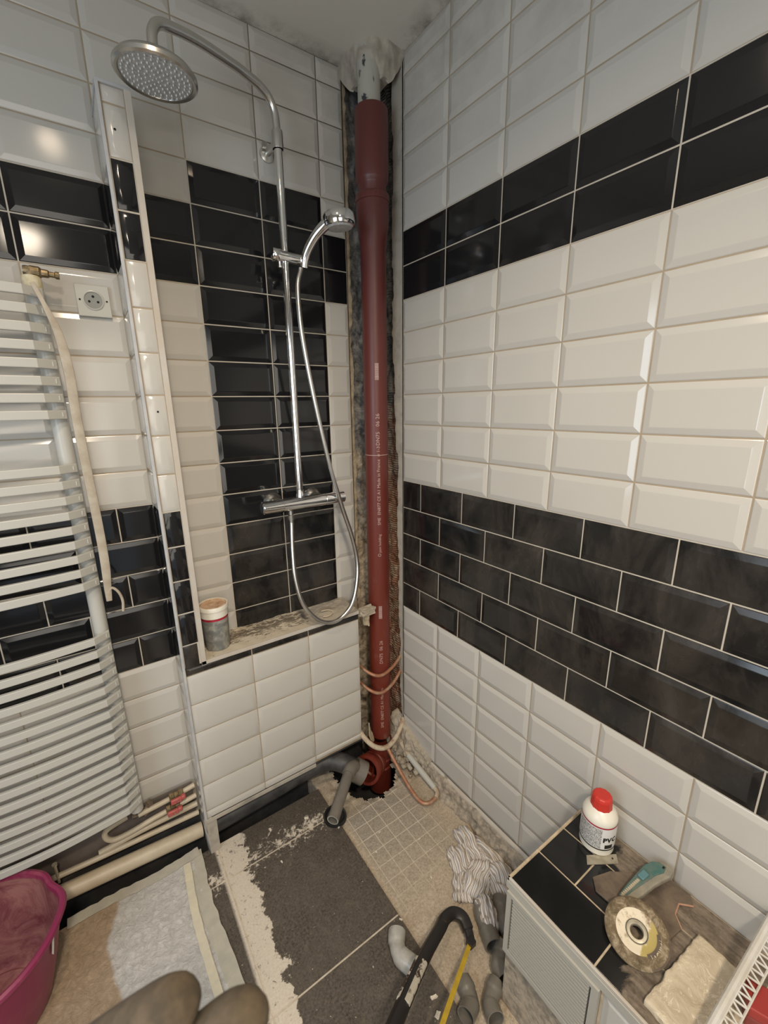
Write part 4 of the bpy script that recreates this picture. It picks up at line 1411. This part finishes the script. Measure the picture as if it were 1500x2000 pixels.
# small string loop on the ledge
mb = MB()
mb.tube(smooth_path([(-0.338, -0.115, ZL + .008), (-0.322, -0.123, ZL + .009), (-0.300, -0.112, ZL + .008), (-0.292, -0.092, ZL + .009), (-0.305, -0.078, ZL + .009), (-0.325, -0.074, ZL + .008)], 6), 0.0016, 'string', 8)
tag(mb.build('wire_loop'), 'small curl of cream wire lying on the ledge inside the hose bend', 'wire')

# ------------------------------------------------------------------ tiled deck at the right
dk = thing('tiled_deck', (-0.15, -1.45, FLOOR), 'low tiled bench box with black tiled top and louvred side panel', 'tiled box')
XD, YD = -0.306, -0.938
mb = MB()
rc = [(-XD - 0.109, -XD - 0.003, 0, 0, 'deck')]
def decktile(mb, x0, x1, y0, y1):
    g = 0.0018
    mb.box((x0 + g, y0 + g, DECK - 0.01), (x1 - g, y1 - g, DECK), 'deck')
for y0, y1 in ((-1.141, -0.943), (-1.343, -1.141), (-1.545, -1.343), (-1.747, -1.545), (-1.95, -1.747)):
    decktile(mb, -0.301, -0.196, y0, y1)
for y0, y1 in ((-1.037, -0.943), (-1.24, -1.037), (-1.442, -1.24), (-1.644, -1.442), (-1.95, -1.644)):
    decktile(mb, -0.196, -0.093, y0, y1)
for y0, y1 in ((-1.141, -0.943), (-1.343, -1.141), (-1.545, -1.343), (-1.95, -1.545)):
    decktile(mb, -0.093, -0.006, y0, y1)
mb.build('top_tiles', dk, bevel=0.0008)
mb = MB()
mb.box((-0.300, -1.95, -1.0), (-0.006, YD - 0.004, DECK - 0.0012), 'deckgrout')
mb.box((-0.298, -1.95, FLOOR - 0.012), (-0.03, YD - 0.006, -1.0), 'cement')
mb.build('core', dk)
mb = MB()
mb.box((XD, -1.95, DECK - 0.008), (XD + 0.006, YD, DECK + 0.001), 'trim')
mb.box((XD, YD - 0.005, DECK - 0.008), (-0.006, YD, DECK + 0.001), 'deckgrout')
mb.box((XD - 0.001, -1.95, DECK - 0.030), (XD + 0.007, YD + 0.001, DECK - 0.0085), 'grille')
mb.build('edge_trim', dk, bevel=0.001)
mb = MB()
# louvred panel: rounded frame and slats
y0, y1, z0, z1 = -1.160, -0.944, -1.012, DECK - 0.031
for (a, b) in (((y0, z0), (y1, z0 + 0.014)), ((y0, z1 - 0.010), (y1, z1)), ((y0, z0 + 0.0141), (y0 + 0.014, z1 - 0.0101)), ((y1 - 0.012, z0 + 0.0141), (y1, z1 - 0.0101))):
    mb.box((XD - 0.006, a[0], a[1]), (XD + 0.004, b[0], b[1]), 'grille')
mb.box((XD + 0.004, y0, z0), (XD + 0.006, y1, z1), 'backgrey')
fr = mb.build('panel_frame', dk)
mb = MB()
z = z0 + 0.020
while z < z1 - 0.018:
    ya, yb = y0 + 0.024, y1 - 0.022
    ya, yb = y0 + 0.018, y1 - 0.016
    mb.box((XD - 0.0055, ya, z), (XD + 0.0035, yb, z + 0.0056), 'grille')
    z += 0.0102
mb.build('louvres', fr)
mb = MB()
rc = []
for k in range(4):
    u0 = 1.163 + k * PW
    rc.append((u0, u0 + PW, -0.922, DECK - 0.032, 'white')); rc.append((u0, u0 + PW, -1.012, -0.922, 'white'))
tiles(mb, (XD + 0.002, 0, 0), (0, -1, 0), (-1, 0, 0), rc)
mb.build('front_tiles', dk)

# ------------------------------------------------------------------ things on the deck
bo = thing('glue_bottle', (-0.060, -1.010, DECK), 'white PVC glue bottle with red cap standing on the deck by the wall', 'bottle')
T2 = Matrix.Translation((-0.060, -1.010, DECK + 0.0005))
RB = 0.0390
mb = MB()
mb.lathe([(0.0, 0.0), (RB - 0.004, 0.0), (RB - 0.0005, 0.004), (RB - 0.0005, 0.020), (RB, 0.022), (RB, 0.086), (RB + 0.0003, 0.090), (RB, 0.094), (RB - 0.002, 0.101), (RB - 0.008, 0.110), (0.022, 0.117), (0.018, 0.120), (0.018, 0.126)], 'bottle', T2, 56)
mb.build('body', bo)
mb = MB(); mb.lathe([(RB + 0.0003, 0.024), (RB + 0.0003, 0.084)], 'labelwhite', T2, 72); lb = mb.build('label', bo)
mb = MB(); mb.lathe([(RB + 0.0006, 0.0835), (RB + 0.0006, 0.0872)], 'crimson', T2, 72); mb.build('red_line', lb)
mb = MB(); mb.lathe([(RB + 0.0002, 0.0195), (RB + 0.0002, 0.0230)], 'black_ink', T2, 72); mb.build('black_line', lb)
bc = V((cam.location.x + 0.060, cam.location.y + 1.010)); AB = math.atan2(bc.y, bc.x)
def onb(a0, z0, rr=RB + 0.0007):
    return lambda x, y: (-0.060 + rr * math.cos(a0 + x / rr), -1.010 + rr * math.sin(a0 + x / rr), DECK + z0 + y)
n = 26
vs = []
for k in range(n + 1):
    a = AB - 1.25 + 1.52 * k / n
    for z in (0.026, 0.081):
        vs.append((-0.060 + (RB + .0006) * math.cos(a), -1.010 + (RB + .0006) * math.sin(a), DECK + z))
mb = MB(); mb.add(vs, [(2 * k, 2 * k + 2, 2 * k + 3, 2 * k + 1) for k in range(n)], 'print', True); mb.build('small_print', lb)
text_mesh('PVC', 0.0175, 'black_ink', onb(AB + 0.36, 0.046), lb, 'printed_word', space=1.12, bold=0.0009)
vs = []
for k in range(9):
    a = AB + 0.50 + 0.5 * k / 8
    for z in (0.027, 0.038):
        vs.append((-0.060 + (RB + .0008) * math.cos(a), -1.010 + (RB + .0008) * math.sin(a), DECK + z))
mb = MB(); mb.add(vs, [(2 * k, 2 * k + 2, 2 * k + 3, 2 * k + 1) for k in range(8)], 'black_ink'); mb.build('hazard_patch', lb)
mb = MB()
pr_ = []
cap = []
for zc, rc_ in ((0.114, 0.0235), (0.117, 0.0245), (0.138, 0.0230), (0.1445, 0.0210), (0.1465, 0.017), (0.1465, 0.0)):
    cap.append((rc_, zc))
mb.lathe(cap, 'redcap', T2 @ Matrix.Rotation(0.2, 4, 'Z'), 12, smooth=False)
mb.build('cap', bo, bevel=0.0012)

mb = MB()
q = [(-0.132, -1.029), (-0.113, -1.016), (-0.052, -1.056), (-0.070, -1.070)]
mb.prism(q, DECK + 0.0005, DECK + 0.0025, 'steel')
tg = tag(mb.build('metal_tag'), 'small flat dull metal strip with one hole lying before the bottle', 'metal plate')
mb = MB(); mb.lathe([(0.0, 0.0), (0.0022, 0.0)], 'darkhole', Matrix.Translation((-0.070, -1.056, DECK + 0.0028)), 14); mb.build('hole', tg)

# broken tile piece under knife and disc
mb = MB()
P = [(-0.172, -1.072), (-0.150, -1.052), (-0.105, -1.068), (-0.052, -1.112), (-0.012, -1.150), (-0.010, -1.196), (-0.030, -1.208), (-0.050, -1.188), (-0.078, -1.192), (-0.098, -1.212), (-0.140, -1.206), (-0.168, -1.150)]
P = P[::-1]
mb.prism(P, DECK + 0.0003, DECK + 0.0055, 'leather')
ob = tag(mb.build('broken_tile', bevel=0.0015), 'dust-brown broken tile piece with wavy edge under the utility knife', 'tile piece')
mb = MB()
e = [(-0.030, -1.2083), (-0.050, -1.1883), (-0.078, -1.1923), (-0.098, -1.2123)]
for a, b in zip(e[:-1], e[1:]):
    mb.tube([(a[0], a[1], DECK + 0.0035), (b[0], b[1], DECK + 0.0035)], 0.0019, 'terracotta', 8)
tag(mb.build('fired_edge', ob), 'terracotta broken edge', None)

# utility knife
kn = thing('utility_knife', (-0.152, -1.120, DECK + 0.014), 'worn teal and grey utility knife leaning between disc and wall', 'knife', rot=(0.0, -0.14, -0.135))
mb = MB()
body = [(0.0, -0.011), (0.0, 0.010), (0.030, 0.014), (0.070, 0.017), (0.100, 0.019), (0.122, 0.015), (0.136, 0.004), (0.143, -0.010), (0.140, -0.022), (0.125, -0.026), (0.105, -0.022), (0.080, -0.018), (0.040, -0.016)]
mb.prism(body[::-1], -0.006, 0.007, 'gripgrey')
mb.build('grip', kn, bevel=0.003)
mb = MB()
inn = [(0.000, 0.001), (0.000, 0.0095), (0.030, 0.0130), (0.070, 0.0160), (0.099, 0.0175), (0.119, 0.0130), (0.131, 0.003), (0.134, -0.010), (0.118, -0.014), (0.098, -0.008), (0.060, -0.004), (0.030, -0.001)]
mb.prism(inn[::-1], 0.0071, 0.0100, 'teal')
mb.build('teal_shell', kn, bevel=0.0012)
mb = MB()
mb.box((0.002, 0.0025, 0.0101), (0.062, 0.0075, 0.0106), 'steel')
for k in range(11):
    mb.box((0.006 + k * 0.005, 0.0035, 0.0106), (0.0085 + k * 0.005, 0.0085, 0.0116), 'cream')
mb.build('blade_track', kn)
mb = MB(); mb.box((0.064, -0.002, 0.0100), (0.086, 0.012, 0.0155), 'tealbtn'); mb.build('slide_button', kn, bevel=0.002)
mb = MB(); mb.box((0.124, -0.010, 0.0100), (0.130, -0.006, 0.0106), 'darkhole'); mb.build('lanyard_slot', kn)
mb = MB(); mb.prism([(-0.012, 0.001), (0.002, 0.001), (0.002, 0.008), (-0.004, 0.008)], 0.001, 0.002, 'steel'); mb.build('blade', kn)

# flap disc
fd = thing('flap_disc', (-0.193, -1.166, DECK + 0.024), 'worn gritty flap disc with cream centre label leaning on the knife', 'grinding disc', rot=(0.10, -0.36, 0.0))
Mi = Matrix.Identity(4)
mb = MB()
prf = [(0.0115, -0.004), (0.054, -0.006), (0.0575, -0.003), (0.0575, 0.001), (0.052, 0.006), (0.043, 0.008), (0.036, 0.006)]
mb.lathe(prf, 'grit', Mi, 72)
fl_ = mb.build('flaps', fd)
mb = MB(); mb.lathe([(0.0370, 0.0066), (0.034, 0.0066), (0.027, 0.0040), (0.0205, 0.0038)], 'disclabel', Mi, 60); mb.build('centre_label', fd)
mb = MB(); mb.lathe([(0.0205, 0.0038), (0.0200, 0.0052), (0.0185, 0.0052), (0.0180, 0.0035), (0.0165, 0.0040), (0.0125, 0.0042), (0.0115, 0.003), (0.0110, -0.005)], 'steel', Mi, 48); mb.build('hub_ring', fd)
mb = MB(); mb.lathe([(0.0196, 0.0055), (0.0184, 0.0055)], 'black_ink', Mi, 48); mb.build('hub_groove', fd)
mb = MB()
vs = []; n = 20
for k in range(n + 1):
    a = -PI / 2 - 0.62 + 1.30 * k / n
    for rr in (0.0345, 0.0572):
        vs.append((rr * math.cos(a), rr * math.sin(a), 0.0088 if rr < 0.05 else 0.0030))
mb.add(vs, [(2 * k, 2 * k + 1, 2 * k + 3, 2 * k + 2) for k in range(n)], 'discback', True)
mb.build('backing_patch', fd)
def ondisc(x, y):
    # letters' tops point outward, centred on the -y side
    rr = 0.0395 + y; a = -PI / 2 - (x / 0.044)
    return (rr * math.cos(a), rr * math.sin(a), 0.0092 - (rr - 0.036) * 0.24)
text_mesh('FIRST', 0.0125, 'cream', lambda x, y: ondisc(x - 0.017, y), fd, 'raised_text', space=1.15, bold=0.0003)
mb = MB()
for a0, a1, r0, r1 in ((-0.46, -0.44, 0.037, 0.052), (0.44, 0.46, 0.037, 0.052)):
    f = lambda rr, a: (rr * math.cos(-PI / 2 + a), rr * math.sin(-PI / 2 + a), 0.0093 - (rr - 0.036) * 0.24)
    mb = MB(); mb.add([f(r0, a0), f(r0, a1), f(r1, a1), f(r1, a0)], [(0, 1, 2, 3)], 'cream')
    mb.build('text_frame', fd)

# cream stone offcut
mb = MB()
A, B = V((-0.085, -1.236, 0)), V((-0.281, -1.222, 0))
def slabfn(top):
    def f(a, b):
        p = A.lerp(B, a) + V((-0.012, -0.150, 0)) * b
        jit = 0.003 * nz((a * 9, b * 9, 1))
        h = 0.0
        if top:
            h = 0.0135 + 0.0022 * nz((a * 6, b * 5, 3)) + 0.0014 * abs(nz((a * 11, b * 9, 7)))
            if a in (0, 1) or b in (0, 1): h -= 0.0025
        return (p.x + (jit if a in (0, 1) else 0), p.y + (jit if b in (0, 1) else 0), DECK + 0.001 + h)
    return f
NX, NY = 60, 46
ft, fb = slabfn(True), slabfn(False)
vt = [ft(i / NX, j / NY) for j in range(NY + 1) for i in range(NX + 1)]
vb = [fb(i / NX, j / NY) for j in range(NY + 1) for i in range(NX + 1)]
K = len(vt); fs = []
for j in range(NY):
    for i in range(NX):
        a = j * (NX + 1) + i
        fs.append((a, a + NX + 1, a + NX + 2, a + 1)); fs.append((K + a, K + a + 1, K + a + NX + 2, K + a + NX + 1))
ringi = [i for i in range(NX + 1)] + [j * (NX + 1) + NX for j in range(1, NY + 1)] + [NY * (NX + 1) + i for i in range(NX - 1, -1, -1)] + [j * (NX + 1) for j in range(NY - 1, 0, -1)]
for i in range(len(ringi)):
    a, b = ringi[i], ringi[(i + 1) % len(ringi)]
    fs.append((a, b, K + b, K + a))
mb.add(vt + vb, fs, 'slab', True)
tag(mb.build('stone_offcut', sharp=50), 'cream rough stone tile lying beside the flap disc', 'tile')

# plastered perforated corner bead
bd = thing('corner_bead', (-0.14, -1.30, DECK + 0.05), 'white plaster-stained perforated corner bead lying across the stone tile', 'corner bead')
a, b = V((-0.006, -1.318, -0.690)), V((-0.46, -1.298, -0.768))
ax = (b - a).normalized(); side = V((0.05, -0.93, -0.35)).normalized(); side = (side - ax * side.dot(ax)).normalized()
side2 = V((0, 0.35, -0.9)); side2 = (side2 - ax * side2.dot(ax)).normalized()
mb = MB(); mb.tube([a, a.lerp(b, .5), b], 0.0068, 'beadwhite', 10); mb.build('nose', bd)
Lb = (b - a).length
def bar(mb, p, q, w=0.0022):
    mb.tube([p, q], w, 'beadwhite', 6)
for nm, sd, W_ in (('front_wing', side, 0.026), ('back_wing', side2, 0.018)):
    mb = MB()
    k = int(Lb / 0.017)
    for i in range(k):
        p = a + ax * (Lb * i / k) + sd * 0.003; q = a + ax * (Lb * (i + .5) / k) + sd * W_; r2 = a + ax * (Lb * (i + 1) / k) + sd * 0.003
        bar(mb, p, q, 0.0019); bar(mb, q, r2, 0.0019)
    bar(mb, a + sd * 0.006, b + sd * 0.006, 0.0032)
    bar(mb, a + sd * W_, b + sd * W_, 0.0020)
    mb.build(nm, bd)

rb_ = thing('red_block', (-0.145, -1.352, DECK + 0.018), 'red-topped dark plastic block standing on the stone tile', 'block', rot=(0, 0, 0.35))
mb = MB(); mb.box((-0.026, -0.028, -0.002), (0.026, 0.028, 0.024), 'darkred'); mb.build('base', rb_, bevel=0.003)
mb = MB(); mb.box((-0.026, -0.028, 0.0242), (0.026, 0.028, 0.044), 'redblock'); mb.build('red_cover', rb_, bevel=0.003)

# ------------------------------------------------------------------ pvc elbows on the floor
def elbow_mb(pts, r, m, wall=0.0028, lip=None):
    P = smooth_path(pts, 7)
    n = 30
    mb = MB()
    k = len(P) - 1
    rr = []
    for i in range(len(P)):
        t = i / k
        rr.append(r if (t < 0.36 or t > 0.64) else r * 0.90)
    mb.tube(P, rr, m, n, cap=False)
    o = list(mb.v)
    mb.tube(P, [q - wall for q in rr], m, n, cap=False)
    inn = mb.v[len(o):]
    K = len(o)
    i_ = mb.slot(m)
    for base in (0, k * n):
        for j in range(n):
            j2 = (j + 1) % n
            mb.f.append((base + j, base + j2, K + base + j2, K + base + j)); mb.mi.append(i_); mb.sm.append(False)
    return mb
zc = FLOOR - 0.008 + 0.0240
G = 'grey plastic pipe elbows lying on the floor'
def elbow(pts, r, m, label):
    return tag(elbow_mb(pts, r, m).build('pipe_elbow', sharp=50), label, 'pipe elbow', G)
elbow([(-0.362, -0.868, zc), (-0.366, -0.890, zc), (-0.378, -0.912, zc), (-0.408, -0.924, zc + 0.008)], 0.0222, 'greypvc', 'grey elbow, left of the two side by side on the floor by the deck')
elbow([(-0.292, -0.922, zc), (-0.312, -0.928, zc), (-0.338, -0.942, zc), (-0.352, -0.970, zc + 0.008)], 0.0215, 'greypvc', 'grey elbow on the mosaic floor, right of the two, against the deck corner')
elbow([(-0.196, -0.785, zc), (-0.210, -0.805, zc), (-0.222, -0.830, zc + 0.001), (-0.240, -0.868, zc + 0.004)], 0.0245, 'greypvc', 'grey elbow poking out from under the striped rag flap')
elbow([(-0.130, -0.800, zc), (-0.150, -0.815, zc), (-0.168, -0.838, zc), (-0.176, -0.868, zc)], 0.0245, 'greypvc', 'shadowed grey elbow behind the rag flap, nearest the wall')
elbow([(-0.215, -0.880, zc), (-0.236, -0.890, zc), (-0.258, -0.902, zc), (-0.268, -0.930, zc)], 0.0240, 'greypvc', 'glossy grey elbow half hidden at the deck end panel')
zs2 = FLOOR + 0.0245
elbow([(-0.440, -0.688, zs2), (-0.456, -0.708, zs2), (-0.466, -0.738, zs2), (-0.452, -0.778, zs2)], 0.0240, 'greypvc_light', 'dusty pale grey elbow on the slate tile beside the saw')

# ------------------------------------------------------------------ hacksaw
hk = thing('hacksaw', (-0.45, -0.84, -1.1), 'black framed hacksaw with yellow blade, front end on the floor', 'saw')
fp = smooth_path([(-0.283, -0.822, -1.182), (-0.272, -0.800, -1.178), (-0.266, -0.772, -1.172), (-0.285, -0.752, -1.165), (-0.318, -0.752, -1.158), (-0.350, -0.766, -1.148), (-0.440, -0.808, -1.100), (-0.550, -0.868, -1.040), (-0.70, -0.955, -0.955)], 8)
mb = MB()
mb.tube(fp, [0.75 if i < 8 else 1.0 for i in range(len(fp))], 'sawframe', 16, flat=(0.0135, 0.0155))
fm = mb.build('frame', hk)
i0 = 44
mb = MB()
sp = [fp[i] for i in range(50, 58)]
mb.tube(sp, 1.0, 'sawpale', 16, flat=(0.0142, 0.0162)); mb.build('worn_sleeve', fm)
mb = MB()
ba_, bb_ = V((-0.291, -0.826, -1.178)), V((-0.70, -1.045, -0.955))
ax = (bb_ - ba_).normalized()
mb.tube([ba_, ba_.lerp(bb_, .5), bb_], 1.0, 'yellow', 10, flat=(0.0058, 0.0010), up=(0.5, -0.9, 0.0))
bl = mb.build('blade', hk)
mb = MB()
mb.box((-0.298, -0.836, -1.188), (-0.276, -0.816, -1.168), 'sawframe')
mb.build('blade_pin', hk, bevel=0.002)
mb = MB()
mb.tube(smooth_path([(-0.70, -0.955, -0.955), (-0.74, -0.985, -0.935), (-0.73, -1.04, -0.945), (-0.70, -1.06, -0.965)], 6), 0.014, 'sawframe', 14)
mb.build('handle', hk)

# ------------------------------------------------------------------ striped rag
rg = MB(); UVS = []
def lobe(p0, p1, w0, w1, h, seed, tw=0.0, base=ZM + 0.002, n=(46, 34)):
    p0, p1 = V((*p0, 0)), V((*p1, 0))
    ax = (p1 - p0); L = ax.length; ax.normalize(); pe = V((-ax.y, ax.x, 0))
    vs = []
    for j in range(n[1] + 1):
        for i in range(n[0] + 1):
            s = i / n[0]; t = -1 + 2 * j / n[1]
            w_ = (w0 + (w1 - w0) * s) * (1 - 0.22 * abs(2 * s - 1) ** 3)
            w_ *= 1 + 0.16 * nz((s * 4, seed, 0)) + 0.08 * nz((s * 9, seed, 4))
            e = 0.010 * nz((t * 2.5, seed, 3))
            p = p0 + ax * (s * L + e) + pe * (t * w_ + 0.008 * nz((s * 3, seed, 8)))
            env = max(0.0, 1 - abs(t) ** 3) ** 0.6 * max(0.0, 1 - abs(2 * s - 1) ** 5) ** 0.5
            fold = abs(nz((t * 1.9 + 0.8 * nz((s * 1.6, t, seed)), s * 1.5, seed))) * 0.040 + abs(nz((t * 4.2, s * 2.6, seed + 5))) * 0.010
            z = base + env * (h * 0.62 + fold)
            p.z = z
            p += V((nz((s * 6, t * 4, seed + 9)), nz((s * 6, t * 4, seed + 19)), 0)) * 0.003
            vs.append(p)
            UVS.append(((t * w_ / 0.05 + tw * s + 0.10 * nz((s * 1.6, t * 1.2, seed))) * 0.32, s))
    fs = []
    for j in range(n[1]):
        for i in range(n[0]):
            a = j * (n[0] + 1) + i
            fs.append((a, a + 1, a + n[0] + 2, a + n[0] + 1))
    rg.add(vs, fs, 'rag', True)
lobe((-0.055, -0.555), (-0.105, -0.690), 0.030, 0.040, 0.030, 1)
lobe((-0.120, -0.590), (-0.165, -0.720), 0.036, 0.042, 0.018, 2, 0.2)
lobe((-0.045, -0.610), (-0.070, -0.780), 0.034, 0.045, 0.026, 3, -0.3)
lobe((-0.215, -0.735), (-0.160, -0.665), 0.034, 0.034, 0.012, 4, 0.0)
lobe((-0.190, -0.745), (-0.085, -0.690), 0.050, 0.046, 0.050, 5, 0.3)
lobe((-0.060, -0.710), (-0.120, -0.820), 0.054, 0.048, 0.046, 6, -0.2)
lobe((-0.172, -0.762), (-0.216, -0.842), 0.028, 0.030, 0.050, 7, 0.0, ZM + 0.016)
ro = rg.build('striped_rag', sharp=180)
uvl = ro.data.uv_layers.new(name='UVMap')
for lp in ro.data.loops:
    uvl.data[lp.index].uv = UVS[lp.vertex_index]
so = ro.modifiers.new('thick', 'SOLIDIFY'); so.thickness = 0.0012; so.offset = -1
tag(ro, 'crumpled cream and grey striped cotton rag on the mosaic floor', 'cloth')

# ------------------------------------------------------------------ plaster crumbs
random.seed(11)
spots = [(-0.495, -0.205, 0.010, 'largest plaster crumb on the slate near the ledge'), (-0.62, -0.17, 0.009, 'plaster crumb on the slate under the left half of the ledge'),
         (-0.63, -0.30, 0.007, 'plaster crumb just before the first grout line'), (-0.414, -0.305, 0.006, 'plaster crumb beside the rubber ring'),
         (-0.405, -0.66, 0.007, 'plaster crumb at the corner of the big slate tile'), (-0.44, -0.845, 0.012, 'plaster crumb between saw frame and blade, rear one'),
         (-0.455, -0.875, 0.011, 'plaster crumb between saw frame and blade, front one'), (-0.30, -0.40, 0.006, 'plaster crumb on the mosaic left of the copper loop'),
         (-0.20, -0.50, 0.006, 'plaster crumb on the mosaic beyond the copper loop'), (-0.35, -0.45, 0.005, 'small plaster crumb near the left margin of the mosaic'),
         (-0.25, -0.62, 0.005, 'small plaster crumb on the mosaic left of the rag')]
for x, y, s, l in spots:
    mb = MB()
    zt_ = FLOOR if x < -0.402 else ZM
    s *= 0.62; lumpbox(mb, (x, y, zt_ + s * 0.28), (s, s * random.uniform(.4, .8), s * 0.35), 'chip', random.random() * 50, random.uniform(0, 3), 2, 0.5)
    tag(mb.build('plaster_crumb'), l, 'debris', 'plaster crumbs on the floor')

# ------------------------------------------------------------------ ceiling lamp and added second base (outside the picture)
for LP_, lab in ((LAMP, 'small round ceiling lamp over the basin side of the room'), ((-1.05, -2.0, 1.24), 'added ceiling lamp base for the fill spot near the doorway')):
  la = thing('ceiling_lamp', (LP_[0], LP_[1], CEIL), lab, 'lamp', 'ceiling lamps')
  mb = MB(); mb.lathe([(0.0, 0.0), (0.06, 0.0), (0.06, -0.006), (0.045, -0.008)], 'trim', Matrix.Translation((LP_[0], LP_[1], CEIL)), 32); mb.build('base', la)

# ------------------------------------------------------------------ hand close to the lens
def skin_chain():
    verts = []; edges = []; rad = []
    def chain(pts, rs, root):
        prev = root
        for p, r_ in zip(pts, rs):
            verts.append(p); rad.append(r_); edges.append((prev, len(verts) - 1)); prev = len(verts) - 1
    verts.append((-1.052, -1.215, -0.012)); rad.append(0.020)
    verts.append((-1.090, -1.180, -0.055)); rad.append(0.024); edges.append((0, 1))
    verts.append((-1.150, -1.130, -0.140)); rad.append(0.026); edges.append((1, 2))
    f1 = [(-0.9611, -1.2853, 0.0984), (-0.971, -1.2798, 0.0903), (-0.9838, -1.2705, 0.0762), (-0.9992, -1.2594, 0.0586), (-1.0209, -1.2415, 0.0311)]
    f2 = [(-0.9457, -1.301, 0.1), (-0.9548, -1.2947, 0.0889), (-0.9663, -1.287, 0.0738), (-0.9812, -1.2763, 0.0567), (-1.0069, -1.2558, 0.0275)]
    f3 = [(-0.9476, -1.3088, 0.0720), (-0.9573, -1.3012, 0.0610), (-0.9675, -1.2936, 0.0490), (-0.9831, -1.282, 0.0330), (-1.008, -1.262, 0.0100)]
    f4 = [(-0.960, -1.315, 0.0400), (-0.970, -1.308, 0.0320), (-0.985, -1.296, 0.0200), (-1.010, -1.274, 0.0000)]
    th = [(-1.060, -1.262, -0.050), (-1.066, -1.248, -0.040), (-1.064, -1.230, -0.025)]
    for f, rs in ((f1, [.0075, .0092, .0097, .0100, .0110]), (f2, [.0078, .0095, .0100, .0104, .0112]), (f3, [.0072, .0088, .0093, .0098, .0108]), (f4, [.0065, .0078, .0085, .010]), (th, [.008, .0105, .012])):
        chain(f[::-1], rs[::-1], 0)
    me = bpy.data.meshes.new('hand')
    me.from_pydata(verts, edges, [])
    ob = bpy.data.objects.new('hand', me); COL.objects.link(ob)
    me.materials.append(M['skin'])
    sk_ = ob.modifiers.new('skin', 'SKIN')
    for i, r_ in enumerate(rad):
        me.skin_vertices[0].data[i].radius = (r_, r_)
    me.skin_vertices[0].data[0].use_root = True
    sk_.use_smooth_shade = True
    su = ob.modifiers.new('sub', 'SUBSURF'); su.levels = 2; su.render_levels = 2
    return ob
hand = skin_chain()
tag(hand, 'blurred brown fingertips reaching into view, close to the camera', 'hand')
